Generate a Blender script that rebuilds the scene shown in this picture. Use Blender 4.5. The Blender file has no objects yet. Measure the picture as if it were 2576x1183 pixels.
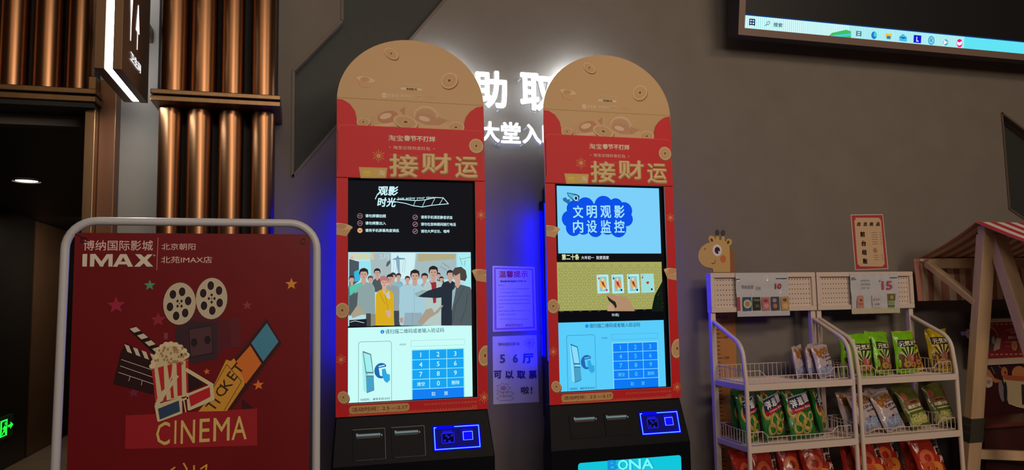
import bpy, bmesh, math, random
from mathutils import Vector, Matrix
from mathutils.geometry import tessellate_polygon
random.seed(7)
PI = math.pi
COL = bpy.context.scene.collection

# ---------------------------------------------------------------- camera
H = 1.60
FPX = 1860.0
YAW, PITCH, ROLL = math.radians(15.57), math.radians(5.20), math.radians(-1.036)
_f = Vector((math.sin(YAW)*math.cos(PITCH), math.cos(YAW)*math.cos(PITCH), math.sin(PITCH)))
_r = Vector((math.cos(YAW), -math.sin(YAW), 0))
_u = _r.cross(_f)
CR = _r*math.cos(ROLL) + _u*math.sin(ROLL)
CU = -_r*math.sin(ROLL) + _u*math.cos(ROLL)
cam_d = bpy.data.cameras.new('camera')
cam_d.sensor_width = 36.0
cam_d.lens = FPX/2576*36.0
cam_d.clip_start = 0.05
cam = bpy.data.objects.new('camera', cam_d)
COL.objects.link(cam)
cam.matrix_world = Matrix(((CR.x, CU.x, -_f.x, 0), (CR.y, CU.y, -_f.y, 0), (CR.z, CU.z, -_f.z, H), (0, 0, 0, 1)))
sc = bpy.context.scene
sc.camera = cam

def ray(px, py):
    return CR*(px-1288) + CU*(591.5-py) + _f*FPX
def P(px, py, Y):
    d = ray(px, py)
    return Vector((0, 0, H)) + d*(Y/d.y)
def PX(px, py, X):
    d = ray(px, py)
    return Vector((0, 0, H)) + d*(X/d.x)

# ---------------------------------------------------------------- world, lights, exposure
w = bpy.data.worlds.new('world'); sc.world = w; w.use_nodes = True
w.node_tree.nodes['Background'].inputs[0].default_value = (0.05, 0.04, 0.035, 1)
w.node_tree.nodes['Background'].inputs[1].default_value = 0.3
sc.view_settings.view_transform = 'Standard'
sc.view_settings.look = 'None'
sc.view_settings.gamma = 1.0
sc.view_settings.exposure = 0.0
sc.view_settings.use_curve_mapping = False

def area(name, loc, target, size, power, color, sy=None):
    l = bpy.data.lights.new(name, 'AREA'); l.energy = power; l.color = color
    l.shape = 'RECTANGLE' if sy else 'SQUARE'; l.size = size
    if sy: l.size_y = sy
    o = bpy.data.objects.new(name, l); COL.objects.link(o); o.location = loc
    o.rotation_euler = (Vector(target)-Vector(loc)).to_track_quat('-Z', 'Y').to_euler()
    return o
def spot(name, loc, target, power, color, ang, blend=.6, rad=.05):
    l = bpy.data.lights.new(name, 'SPOT'); l.energy = power; l.color = color
    l.spot_size = math.radians(ang); l.spot_blend = blend; l.shadow_soft_size = rad
    o = bpy.data.objects.new(name, l); COL.objects.link(o); o.location = loc
    o.rotation_euler = (Vector(target)-Vector(loc)).to_track_quat('-Z', 'Y').to_euler()
    return o
WARM = (1.0, .80, .60)
area('ceiling_light_hall', (0.4, -0.9, 3.72), (0.7, 3.0, 1.2), 1.6, 56, (1.0, .86, .72), 0.9)
area('ceiling_light_shop', (2.9, -0.2, 3.72), (2.6, 3.2, 1.0), 1.0, 34, WARM, 0.6)
area('rear_fill_light', (2.4, -3.4, 3.2), (3.3, 3.2, 1.3), 1.6, 78, (1.0, .80, .62), 0.8)  # added fill below ceiling height, sends frontal light under the stall awning
area('copper_tube_fill', (-1.3, 0.2, 3.7), (-0.7, 3.1, 1.8), 1.2, 8, (1.0, .74, .48), 0.8)  # added warm fill for the copper tubes, no lamp of the hall

# ---------------------------------------------------------------- materials
def lin(c):
    if isinstance(c, str):
        c = tuple(int(c[i:i+2], 16) for i in (0, 2, 4))
    return tuple(((v/255)/12.92 if v/255 <= .04045 else ((v/255+.055)/1.055)**2.4) for v in c) + (1,)
_mats = {}
def mat(name, color=(128, 128, 128), rough=.6, metal=0., emit=None, es=1., noise=0., nscale=30, bump=0., bscale=60, coat=0., spec=.5, stretch=(1, 1, 1), alpha=1.):
    if name in _mats: return _mats[name]
    m = bpy.data.materials.new(name); m.use_nodes = True
    nt = m.node_tree; b = nt.nodes['Principled BSDF']
    c = lin(color)
    b.inputs['Base Color'].default_value = c
    b.inputs['Roughness'].default_value = rough
    b.inputs['Metallic'].default_value = metal
    b.inputs['Specular IOR Level'].default_value = spec
    b.inputs['Coat Weight'].default_value = coat
    b.inputs['Alpha'].default_value = alpha
    if emit is not None:
        b.inputs['Emission Color'].default_value = lin(emit)
        b.inputs['Emission Strength'].default_value = es
    if noise or bump:
        tc = nt.nodes.new('ShaderNodeTexCoord'); mp = nt.nodes.new('ShaderNodeMapping')
        mp.inputs['Scale'].default_value = stretch
        nt.links.new(tc.outputs['Object'], mp.inputs['Vector'])
    if noise:
        n = nt.nodes.new('ShaderNodeTexNoise'); n.inputs['Scale'].default_value = nscale; n.inputs['Detail'].default_value = 5
        nt.links.new(mp.outputs[0], n.inputs['Vector'])
        r = nt.nodes.new('ShaderNodeValToRGB')
        r.color_ramp.elements[0].position = .3; r.color_ramp.elements[1].position = .7
        r.color_ramp.elements[0].color = tuple(v*(1-noise) for v in c[:3])+(1,)
        r.color_ramp.elements[1].color = tuple(min(1, v*(1+noise)) for v in c[:3])+(1,)
        nt.links.new(n.outputs['Fac'], r.inputs[0]); nt.links.new(r.outputs[0], b.inputs['Base Color'])
    if bump:
        n2 = nt.nodes.new('ShaderNodeTexNoise'); n2.inputs['Scale'].default_value = bscale; n2.inputs['Detail'].default_value = 3
        nt.links.new(mp.outputs[0], n2.inputs['Vector'])
        bp = nt.nodes.new('ShaderNodeBump'); bp.inputs['Strength'].default_value = bump; bp.inputs['Distance'].default_value = .01
        nt.links.new(n2.outputs['Fac'], bp.inputs['Height']); nt.links.new(bp.outputs[0], b.inputs['Normal'])
    _mats[name] = m
    return m
def E(c, s=1.):                                     # lit pixel colour of a screen
    k = 'lit_%s_%g' % (c, s)
    if k not in _mats:
        m = mat(k, (0, 0, 0), .3, emit=c, es=s, spec=.0)
    return _mats[k]
def D(c, rough=.55):                                # printed ink
    return mat('ink_%s_%g' % (c, rough), c, rough, spec=.3)

# ---------------------------------------------------------------- mesh builder
class MB:
    def __init__(s): s.v = []; s.f = []; s.m = []
    def add(s, vs, fs, m):
        o = len(s.v); s.v += [Vector(v) for v in vs]
        for f in fs: s.f.append([o+i for i in f]); s.m.append(m)
        return s
    def box(s, a, b, m):
        x0, x1 = sorted((a[0], b[0])); y0, y1 = sorted((a[1], b[1])); z0, z1 = sorted((a[2], b[2]))
        v = [(x, y, z) for z in (z0, z1) for y in (y0, y1) for x in (x0, x1)]
        return s.add(v, [(0, 2, 3, 1), (4, 5, 7, 6), (0, 1, 5, 4), (2, 6, 7, 3), (0, 4, 6, 2), (1, 3, 7, 5)], m)
    def bar(s, p, q, w, h, m, up=(0, 0, 1)):        # rectangular bar from p to q
        p, q = Vector(p), Vector(q); d = (q-p).normalized(); a = d.cross(Vector(up))
        if a.length < 1e-4: a = d.cross(Vector((0, 1, 0)))
        a.normalize(); b = a.cross(d).normalized()
        v = []
        for c in (p, q):
            for i, j in ((-1, -1), (1, -1), (1, 1), (-1, 1)): v.append(c+a*(w/2*i)+b*(h/2*j))
        return s.add(v, [(0, 1, 2, 3), (7, 6, 5, 4), (0, 4, 5, 1), (1, 5, 6, 2), (2, 6, 7, 3), (3, 7, 4, 0)], m)
    def tube(s, pts, r, m, n=8, closed=False):
        pts = [Vector(p) for p in pts]; k = len(pts); rings = []
        prev = None
        for i, p in enumerate(pts):
            a = pts[(i-1) % k] if (closed or i > 0) else p
            b = pts[(i+1) % k] if (closed or i < k-1) else p
            t = (b-a).normalized()
            if prev is None:
                x = t.cross(Vector((0, 0, 1)))
                if x.length < 1e-3: x = t.cross(Vector((0, 1, 0)))
            else: x = prev - t*prev.dot(t)
            x.normalize(); prev = x; y = t.cross(x)
            rr = r[i] if isinstance(r, (list, tuple)) else r
            rings.append([p+(x*math.cos(2*PI*j/n)+y*math.sin(2*PI*j/n))*rr for j in range(n)])
        v = [q for R in rings for q in R]; f = []
        for i in range(k if closed else k-1):
            i2 = (i+1) % k
            for j in range(n):
                j2 = (j+1) % n
                f.append((i*n+j, i*n+j2, i2*n+j2, i2*n+j))
        if not closed:
            f.append(tuple(range(n))[::-1]); f.append(tuple(range((k-1)*n, k*n)))
        return s.add(v, f, m)
    def slab(s, loops, to3, t0, t1, mf, ms=None, mback=None):   # polygon with holes between depth t0 (front) and t1 (back)
        ms = ms or mf; mback = mback or ms
        L = [[Vector((p[0], p[1], 0)) for p in l] for l in loops]
        tri = tessellate_polygon(L); flat = [p for l in L for p in l]
        s.add([to3(p.x, p.y, t0) for p in flat], tri, mf)
        if t1 is None: return s
        s.add([to3(p.x, p.y, t1) for p in flat], tri, mback)
        for l in L:
            n = len(l); v = [to3(p.x, p.y, t0) for p in l]+[to3(p.x, p.y, t1) for p in l]
            s.add(v, [(i, (i+1) % n, n+(i+1) % n, n+i) for i in range(n)], ms)
        return s
    def build(s, name, parent=None, bevel=0, smooth=False, origin=None):
        if origin is None:
            if parent is not None: origin = Vector(parent['_o'])
            else:
                xs = [v.x for v in s.v]; ys = [v.y for v in s.v]; zs = [v.z for v in s.v]
                origin = Vector(((min(xs)+max(xs))/2, (min(ys)+max(ys))/2, min(zs)))
        origin = Vector(origin)
        me = bpy.data.meshes.new(name)
        me.from_pydata([tuple(v-origin) for v in s.v], [], [tuple(f) for f in s.f])
        ml = []
        for m in s.m:
            if m not in ml: ml.append(m)
        for m in ml: me.materials.append(m)
        ix = {m: i for i, m in enumerate(ml)}
        me.polygons.foreach_set('material_index', [ix[m] for m in s.m])
        bm = bmesh.new(); bm.from_mesh(me)
        bmesh.ops.recalc_face_normals(bm, faces=bm.faces); bm.to_mesh(me); bm.free()
        if smooth:
            me.polygons.foreach_set('use_smooth', [True]*len(me.polygons))
            try: me.set_sharp_from_angle(angle=math.radians(40))
            except Exception: pass
        me.update()
        o = bpy.data.objects.new(name, me); COL.objects.link(o)
        if parent is not None:
            o.parent = parent; o.location = origin - Vector(parent['_o'])
        else: o.location = origin
        o['_o'] = tuple(origin)
        if bevel:
            b = o.modifiers.new('bevel', 'BEVEL'); b.width = bevel; b.segments = 2; b.limit_method = 'ANGLE'
        return o
def thing(name, label, cat, loc, group=None):
    o = bpy.data.objects.new(name, None); COL.objects.link(o); o.location = loc; o.empty_display_size = .1
    o['_o'] = tuple(loc); o['label'] = label; o['category'] = cat
    if group: o['group'] = group
    return o
def tag(o, label, cat, group=None):
    o['label'] = label; o['category'] = cat
    if group: o['group'] = group
    return o
def struct(o): o['kind'] = 'structure'; return o
def W3(x, z, y): return (x, y, z)                 # a wall-parallel polygon: (x, z) at depth y

# ---------------------------------------------------------------- text
_tx = {}
def glyphs(s, bold=0., res=3, italic=0., space=1.):
    k = (s, bold, res, italic, space)
    if k in _tx: return _tx[k]
    if bold:                                     # heavier strokes: the outline laid down again around a small circle
        v0, f0, W0, H0 = glyphs(s, 0, res, italic, space); n = 8 if bold >= .02 else 4
        v = []; f = []
        for i in range(n):
            o = len(v); dx_, dy_ = bold*math.cos(2*PI*i/n+.39), bold*math.sin(2*PI*i/n+.39)
            v += [(p[0]+dx_+bold, p[1]+dy_+bold, i) for p in v0]; f += [tuple(o+j for j in q) for q in f0]
        _tx[k] = (v, f, W0+2*bold, H0+2*bold); return _tx[k]
    c = bpy.data.curves.new('t', 'FONT'); c.body = s; c.size = 1; c.resolution_u = res; c.shear = italic; c.space_character = space
    o = bpy.data.objects.new('t', c); COL.objects.link(o)
    dg = bpy.context.evaluated_depsgraph_get(); me = bpy.data.meshes.new_from_object(o.evaluated_get(dg))
    v = [(p.co.x, p.co.y, 0) for p in me.vertices]; f = [tuple(p.vertices) for p in me.polygons]
    bpy.data.objects.remove(o); bpy.data.curves.remove(c); bpy.data.meshes.remove(me)
    x0 = min(p[0] for p in v); x1 = max(p[0] for p in v); y0 = min(p[1] for p in v); y1 = max(p[1] for p in v)
    _tx[k] = ([(p[0]-x0, p[1]-y0, 0) for p in v], f, x1-x0, y1-y0)
    return _tx[k]

# ---------------------------------------------------------------- flat prints and screens on a plane
class G:
    def __init__(s, o, u=(1, 0, 0), v=(0, 0, 1), dx=0., eps=.0003, clip=None, mk=D):
        s.o = Vector(o); s.u = Vector(u).normalized(); s.w = Vector(v).normalized()
        s.n = s.u.cross(s.w)*1.0
        if s.n.y > 0: s.n = -s.n
        s.dx = Vector((dx, 0, 0)); s.eps = eps; s.mb = MB(); s.clip = clip; s.mk = mk; s.L = 1; s.k = 0
    def uv(s, px, py):
        d = ray(px, py); t = (s.o-Vector((0, 0, H))).dot(s.n)/d.dot(s.n)
        p = Vector((0, 0, H))+d*t-s.o
        return (p.dot(s.u), p.dot(s.w))
    def at(s, a, b, lay=0): return s.o+s.u*a+s.w*b+s.n*(s.eps*lay)+s.dx
    def col(s, c): return s.mk(c) if isinstance(c, (str, tuple)) else c
    def poly_uv(s, pts, c, lay=None):
        if s.clip:
            for ax, sg, lim in ((0, 1, s.clip[0]), (0, -1, -s.clip[1]), (1, 1, s.clip[2]), (1, -1, -s.clip[3])):
                out = []
                for i in range(len(pts)):
                    a, b = pts[i-1], pts[i]; da = a[ax]*sg-lim; db = b[ax]*sg-lim
                    if (da >= 0) != (db >= 0):
                        t = da/(da-db); out.append((a[0]+(b[0]-a[0])*t, a[1]+(b[1]-a[1])*t))
                    if db >= 0: out.append(b)
                pts = out
                if len(pts) < 3: return
        tri = tessellate_polygon([[Vector((p[0], p[1], 0)) for p in pts]])
        s.k += 1; ly = (lay if lay is not None else s.L)+(s.k % 7)*.09       # ink laid over ink never shares one plane
        s.mb.add([s.at(p[0], p[1], ly) for p in pts], tri, s.col(c))
    def poly(s, pts, c, lay=None): s.poly_uv([s.uv(*p) for p in pts], c, lay)
    def rect(s, x0, y0, x1, y1, c, lay=None):
        a = s.uv(x0, y0); b = s.uv(x1, y1); s.poly_uv([(a[0], a[1]), (b[0], a[1]), (b[0], b[1]), (a[0], b[1])], c, lay)
    def rrect_uv(s, a0, b0, a1, b1, r, c, lay=None, n=5):
        pts = []
        for cx, cy, t0 in ((a1-r, b1-r, 0), (a0+r, b1-r, 90), (a0+r, b0+r, 180), (a1-r, b0+r, 270)):
            for i in range(n+1):
                t = math.radians(t0+90*i/n); pts.append((cx+r*math.cos(t), cy+r*math.sin(t)))
        s.poly_uv(pts, c, lay)
    def rrect(s, x0, y0, x1, y1, rpx, c, lay=None):
        a = s.uv(x0, y0); b = s.uv(x1, y1); s.rrect_uv(a[0], b[1], b[0], a[1], s.sc(x0, y0)*rpx, c, lay)
    def sc(s, px, py):
        a = s.uv(px, py-5); b = s.uv(px, py+5); return abs(a[1]-b[1])/10
    def ell(s, cx, cy, rx, ry, c, lay=None, rot=0, n=28):
        o = s.uv(cx, cy); k = s.sc(cx, cy); t = math.radians(rot)
        pts = []
        for i in range(n):
            q = 2*PI*i/n; x = rx*k*math.cos(q); y = ry*k*math.sin(q)
            pts.append((o[0]+x*math.cos(t)-y*math.sin(t), o[1]+x*math.sin(t)+y*math.cos(t)))
        s.poly_uv(pts, c, lay)
    def line(s, pts, wpx, c, lay=None):
        q = [s.uv(*p) for p in pts]; wd = s.sc(*pts[0])*wpx/2
        for a, b in zip(q, q[1:]):
            d = Vector((b[0]-a[0], b[1]-a[1])); 
            if d.length < 1e-6: continue
            d.normalize(); n = (-d.y*wd, d.x*wd); e = (d.x*wd*.5, d.y*wd*.5)
            s.poly_uv([(a[0]+n[0]-e[0], a[1]+n[1]-e[1]), (b[0]+n[0]+e[0], b[1]+n[1]+e[1]), (b[0]-n[0]+e[0], b[1]-n[1]+e[1]), (a[0]-n[0]-e[0], a[1]-n[1]-e[1])], c, lay)
    def star(s, cx, cy, r, c, lay=None, k=5, inner=.42, rot=90):
        o = s.uv(cx, cy); q = s.sc(cx, cy)*r
        s.poly_uv([(o[0]+q*(1 if i % 2 == 0 else inner)*math.cos(math.radians(rot+i*180/k)), o[1]+q*(1 if i % 2 == 0 else inner)*math.sin(math.radians(rot+i*180/k))) for i in range(2*k)], c, lay)
    def burst(s, cx, cy, r, c, lay=None, n=12):
        o = s.uv(cx, cy); q = s.sc(cx, cy)*r
        s.ell(cx, cy, r*.36, r*.36, c, lay)
        for i in range(n):
            t = 2*PI*i/n; a = (o[0]+q*.45*math.cos(t), o[1]+q*.45*math.sin(t)); rr = 1 if i % 2 else .8
            b = (o[0]+q*rr*math.cos(t), o[1]+q*rr*math.sin(t)); w = q*.05
            s.poly_uv([(a[0]-w*math.sin(t), a[1]+w*math.cos(t)), (b[0]-w*math.sin(t), b[1]+w*math.cos(t)), (b[0]+w*math.sin(t), b[1]-w*math.cos(t)), (a[0]+w*math.sin(t), a[1]-w*math.cos(t))], c, lay)
    def text(s, t, x0, x1, yc, h, c, lay=None, bold=0., rot=0, italic=0., res=2, space=1.):
        v, f, W, Hh = glyphs(t, bold, res, italic, space)
        if x1 is None: cx = x0
        else: cx = (x0+x1)/2
        o = s.uv(cx, yc); k = s.sc(cx, yc)
        sy = h*k/Hh
        sx = sy if x1 is None else (s.uv(x1, yc)[0]-s.uv(x0, yc)[0])/W
        cr, sr = math.cos(math.radians(rot)), math.sin(math.radians(rot))
        vs = []
        for a, b, q in v:
            x = (a-W/2)*sx; y = (b-Hh/2)*sy
            vs.append(s.at(o[0]+x*cr-y*sr, o[1]+x*sr+y*cr, lay if lay is not None else s.L+2)+s.n*(q*3e-5))
        s.mb.add(vs, f, s.col(c))
# ================================================================ THE SETTING
D_W = 3.30
m_wall = mat('grey_wall_paint', (121, 113, 104), .75, noise=.05, nscale=6, spec=.25)
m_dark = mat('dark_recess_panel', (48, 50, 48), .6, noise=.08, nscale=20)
m_trim = mat('brown_trim', (96, 80, 68), .5)
m_black = mat('black', (14, 14, 15), .5)
m_white = mat('white_paint', (222, 218, 214), .4, spec=.4)
m_bronze = mat('bronze_metal', (134, 104, 74), .38, metal=.85, noise=.10, nscale=40, stretch=(1, 1, .05))
m_copper = mat('copper_tube_metal', (150, 108, 76), .33, metal=1., noise=.035, nscale=90, stretch=(1, 1, .02))

def wall3(name, a, b, m):
    o = MB().box(a, b, m).build(name); return struct(o)
wall3('floor', (-3.4, -4.2, -.1), (5.7, 11.2, 0), mat('floor_tile', (120, 105, 92), .35, noise=.1, nscale=3))
wall3('ceiling', (-3.4, -4.2, 3.8), (5.7, 3.42, 3.9), mat('ceiling_dark', (52, 46, 42), .8))
wall3('wall_right', (5.6, -4.2, 0), (5.7, 3.42, 3.8), mat('side_wall', (88, 78, 70), .8))
wall3('wall_left', (-3.4, -4.2, 0), (-3.3, 3.3, 3.8), mat('side_wall_brown', (84, 66, 52), .6))
wall3('wall_rear', (-3.4, -4.2, 0), (5.7, -4.1, 3.8), mat('rear_wall', (80, 64, 52), .8))

def wp(px, py): p = P(px, py, D_W); return (p.x, p.z)
def ext(a, b, z):                                # carry the edge a->b on to height z
    t = (z-a[1])/(b[1]-a[1]); return (a[0]+(b[0]-a[0])*t, z)
q0 = wp(736, 446); q1 = wp(1119, 0); q2 = ext(q0, q1, 3.72)
q3 = wp(861, 52); q4 = wp(737, 178)
holeA = [q0, q2, (q3[0], 3.72), q3, (q0[0], q4[1])]
r0 = wp(2519, 284); r1 = wp(2576, 327); r2 = wp(2576, 549); r3 = wp(2541, 526)
k1 = (r1[1]-r0[1])/(r1[0]-r0[0]); k2 = (r2[1]-r3[1])/(r2[0]-r3[0])
holeB = [r0, (r0[0]+.9, r0[1]+.9*k1), (r0[0]+.9, r3[1]+.9*k2), (r0[0], r3[1])]
XD = P(240, 400, D_W).x; ZD = 2.34
outer = [(-3.4, 0), (-2.95, 0), (-2.95, ZD), (XD, ZD), (XD, 0), (5.7, 0), (5.7, 3.8), (-3.4, 3.8)]
mb = MB().slab([outer, holeA, holeB], W3, D_W, D_W+.06, m_wall)
struct(mb.build('wall_back'))
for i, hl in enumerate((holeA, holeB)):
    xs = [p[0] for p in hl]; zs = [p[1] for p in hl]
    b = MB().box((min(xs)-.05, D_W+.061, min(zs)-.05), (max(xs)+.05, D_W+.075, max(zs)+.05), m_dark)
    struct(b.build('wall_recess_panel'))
    t = MB()
    for a, c in zip(hl, hl[1:]+hl[:1]):
        t.bar((a[0], D_W+.004, a[1]), (c[0], D_W+.004, c[1]), .012, .02, m_trim, up=(0, 1, 0))
    struct(t.build('trim_%d' % (i+1)))
# corridor through the doorway
CZ = 2.617
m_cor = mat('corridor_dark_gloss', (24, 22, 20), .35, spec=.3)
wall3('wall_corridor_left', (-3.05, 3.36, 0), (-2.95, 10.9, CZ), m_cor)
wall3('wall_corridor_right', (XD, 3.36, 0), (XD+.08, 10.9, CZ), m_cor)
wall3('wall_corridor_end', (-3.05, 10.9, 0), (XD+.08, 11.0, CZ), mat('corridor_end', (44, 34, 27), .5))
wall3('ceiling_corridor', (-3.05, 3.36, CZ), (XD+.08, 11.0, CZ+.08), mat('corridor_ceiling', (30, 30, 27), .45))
YP0 = -2.95/P(76, 860, 1).x; YP1 = -2.95/P(163, 860, 1).x
struct(MB().box((-2.95, YP0, 0), (-2.94, YP1, CZ-.01), mat('corridor_metal_panel', (92, 68, 48), .45, metal=.4, noise=.1, nscale=4)).build('wall_corridor_metal_panel'))
struct(MB().box((-2.75, 10.86, .0), (-2.69, 10.90, 2.3), m_bronze).build('trim_3'))
area('corridor_glow', (-2.0, 9.0, 2.55), (-2.4, 9.6, 0), .5, 18, (1, .8, .6))

# downlight
pL = PX(67, 457, -2.11); pL.z = CZ
t = thing('recessed_downlight', 'small round downlight glowing in the dark corridor ceiling beyond the doorway', 'ceiling light', (pL.x, pL.y, CZ))
ring = [(.075*math.cos(a*PI/12), .075*math.sin(a*PI/12)) for a in range(24)]
MB().tube([(pL.x+.1*math.cos(a*PI/12), pL.y+.1*math.sin(a*PI/12), CZ-.006) for a in range(24)], .006, m_white, 6, True).build('trim_ring', t)
MB().slab([[(pL.x+a, pL.y+b) for a, b in ring]], lambda x, y, d: (x, y, d), CZ-.007, CZ-.003, mat('lamp_disc', (0, 0, 0), emit=(255, 236, 205), es=3)).build('lens', t)

# exit sign on the corridor's left wall
xe = -2.94
t = thing('exit_sign', 'small green lit running-man exit sign low in the dark corridor', 'exit sign', (xe, 7.2, .3))
g = G((xe+.02, 0, 0), (0, 1, 0), (0, 0, 1), eps=.001, mk=lambda c: E(c, 1.6))
a = g.uv(-12, 1062); b = g.uv(34, 1046); c_ = g.uv(34, 1090); 
y0, y1 = a[0], b[0]; z1 = b[1]+.0; z0 = c_[1]
MB().box((xe-.01, y0, z0-.02), (xe+.019, y1, z1+.02), mat('exit_box', (26, 60, 34), .4)).build('housing', t)
green = '20F43C'
yy = y0+(y1-y0)*.12; hh = z1-z0; ww = y1-y0
fr = lambda x, z: (y0+ww*x, z0+hh*z)
g.poly_uv([fr(.28, .05), fr(.28, .95), fr(.66, .95), fr(.66, .05)], green, 1)
dk = mat('exit_dark', (4, 30, 10), .5)
g.poly_uv([fr(.36, .12), fr(.36, .86), fr(.59, .86), fr(.59, .12)], dk, 2)
g.poly_uv([fr(.50, .66), fr(.56, .66), fr(.56, .80), fr(.50, .80)], green, 3)
g.poly_uv([fr(.38, .50), fr(.50, .64), fr(.60, .52), fr(.56, .36), fr(.62, .14), fr(.56, .12), fr(.49, .32), fr(.40, .16), fr(.36, .20), fr(.45, .40), fr(.46, .52), fr(.40, .44)], green, 3)
g.poly_uv([fr(.70, .46), fr(.84, .46), fr(.84, .32), fr(1.0, .52), fr(.84, .72), fr(.84, .58), fr(.70, .58)], green, 1)
g.mb.build('pictogram', t)

# copper ledges and tubes
def ledge(X0, X1, zt_, zb_, label, y=3.0):
    h = zt_-zb_
    mb = MB().box((X0, y, zt_-h*.42), (X1, 3.30, zt_), m_bronze).box((X0, y, zb_), (X1, 3.30, zt_-h*.55), m_bronze)
    mb.box((X0+.01, y+.015, zt_-h*.6), (X1-.01, 3.30, zt_-h*.4), mat('bronze_groove', (60, 44, 30), .5, metal=.6))
    tag(mb.build('copper_ledge', bevel=.003), label, 'ledge')
lt = P(378, 222, 3.0).z; lb = P(378, 252, 3.0).z; lx1 = P(705, 243, 3.0).x
ledge(P(378, 222, 3.0).x, lx1, lt, lb, 'bronze ledge dividing the upper and lower copper tubes right of the restroom sign')
YLG = 3.13; kt = P(241, 223, YLG).z; kb = P(241, 257, YLG).z; kx1 = P(242, 230, YLG).x
struct(MB().box((-2.95, YLG+.01, kb-.02), (kx1-.01, 3.36, kb-.001), m_black).build('trim_4'))  # black strip added as shade under the doorway ledge
ledge(-2.95, kx1, kt, kb, 'bronze ledge over the dark doorway at the left', YLG)
# door frame in bronze
xf0 = XD-.01; xf1 = P(285, 400, 3.2).x
mb = MB().box((xf0, 3.17, 0), (xf0+(xf1-xf0)*.38, 3.30, kt+.06), m_bronze).box((xf0+(xf1-xf0)*.38, 3.22, 0), (xf1, 3.30, kt+.06), mat('bronze_brown', (112, 76, 54), .42, metal=.7, noise=.08, nscale=30, stretch=(1, 1, .05)))
o = mb.build('doorframe_1', bevel=.003); struct(o)

ordn = ['first', 'second', 'third', 'fourth']
def tubes(spans, py, z0, z1, yb, row, grp, names):
    yy = yb
    for (a, b), nm in zip(spans, names):
        x0 = P(a, py, yy+.04).x; x1 = P(b, py, yy+.04).x; r = (x1-x0)/2; cx = (x0+x1)/2; cy = yy+r
        n = 40
        prof = [(cx+r*math.cos(2*PI*i/n), cy+r*math.sin(2*PI*i/n)) for i in range(n)]
        o = MB().slab([prof], lambda x, y, d: (x, y, d), z0, z1, m_copper).build('copper_tube', smooth=True)
        tag(o, nm, 'tube', grp)
up = [(405, 474), (479, 547), (557, 616), (632, 695)]
lo = [(396, 455), (466, 532), (546, 611), (629, 690)]
tubes(up, 110, lt, 3.8, 3.07, 'u', 'copper tubes above the right ledge', ['upper copper tube standing on the right ledge, %s from the restroom sign' % k for k in ordn])
tubes(lo, 420, 0, lb, 3.07, 'l', 'copper tubes below the right ledge', ['lower copper tube under the right ledge, %s from the grey pillar' % k for k in ordn])
tubes([(167, 238), (82, 160), (-3, 72), (-92, -12)], 110, kt, 3.8, 3.15, 'd', 'copper tubes above the doorway ledge',
      ['copper tube above the doorway ledge, %s left of the restroom sign' % k for k in ordn])
m_gap = mat('tube_gap_shade', (22, 15, 11), .7)  # near-black sheets stand in for the shade between the copper tubes
struct(MB().box((P(403, 110, 3.2).x, 3.17, lt), (lx1-.02, 3.30, 3.8), m_gap).build('wall_gap_shade_upper'))
struct(MB().box((P(402, 420, 3.2).x, 3.17, 0), (lx1-.03, 3.30, lb), m_gap).build('wall_gap_shade_lower'))
struct(MB().box((-2.9, 3.22, kt), (P(238, 110, 3.2).x, 3.30, 3.8), m_gap).build('wall_gap_shade_left'))

# ================================================================ RESTROOM BLADE SIGN
yn = 2.70
X0 = P(235, 172, yn).x; Xa = P(262.6, 172, yn).x; Xb = P(282.5, 176, yn).x; X1 = P(306, 178, yn).x
zb = P(262.6, 173, yn).z; yf = X1/P(372, 262, 1).x; zt = 3.35
t = thing('restroom_sign', 'dark blade sign with a glowing white edge and restroom lettering on the grey pillar', 'sign', ((X0+X1)/2, yf, zb))
m_sign = mat('sign_bronze', (104, 78, 52), .42, metal=.5)
MB().box((X0, yn, zb), (Xa, yf, zt), m_sign).build('side_plate', t, bevel=.002)
MB().box((Xb, yn, zb), (X1, yf, zt), m_sign).build('side_plate', t, bevel=.002)
MB().box((Xa, yn+.003, zb+.003), (Xb, yf-.01, zt-.003), mat('sign_light', (255, 255, 255), .4, emit=(236, 246, 255), es=26)).build('light_strip', t)
MB().box((X0+.02, yf, zb+.3), (X1-.02, 3.30, zb+.36), m_sign).build('bracket', t)
MB().box((X0+.02, yf, zt-.1), (X1-.02, 3.30, zt-.04), m_sign).build('bracket', t)
g = G((X1+.0005, 0, 0), (0, 1, 0), (0, 0, 1), eps=.0006, mk=lambda c: E(c, 1.5))
g.text('卫生间', 327, 354, 157, 24, 'F4F6FF', bold=.02)
g.mb.build('lettering', t)
g = G((X1+.0005, 0, 0), (0, 1, 0), (0, 0, 1), eps=.0006, mk=lambda c: E(c, 2))
for k, (px, top, bot) in enumerate(((333.5, -70, 110), (350, -55, 133))):
    a = g.uv(px, top); b = g.uv(px, bot); w_ = .028; hgt = a[1]-b[1]
    if k == 0: g.poly_uv([(a[0]-w_*1.1, a[1]), (a[0]+w_*1.1, a[1]), (a[0]+.006, b[1]+hgt*.28), (a[0]+.004, b[1]), (a[0]-.004, b[1]), (a[0]-.006, b[1]+hgt*.28)], 'FFFFFF', 1)
    else: g.poly_uv([(a[0]-.004, b[1]+hgt*.62), (a[0]+.004, b[1]+hgt*.62), (a[0]+w_, b[1]+hgt*.24), (a[0]+.004, b[1]+hgt*.24), (a[0]+.004, b[1]), (a[0]-.004, b[1]), (a[0]-.004, b[1]+hgt*.24), (a[0]-w_, b[1]+hgt*.24)], 'FFFFFF', 1)
    q = [(a[0]+.026*math.cos(j*PI/8), a[1]+.035+.026*math.sin(j*PI/8)) for j in range(16)]
    g.poly_uv(q, 'FFFFFF', 1)
g.mb.build('pictogram', t)

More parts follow.
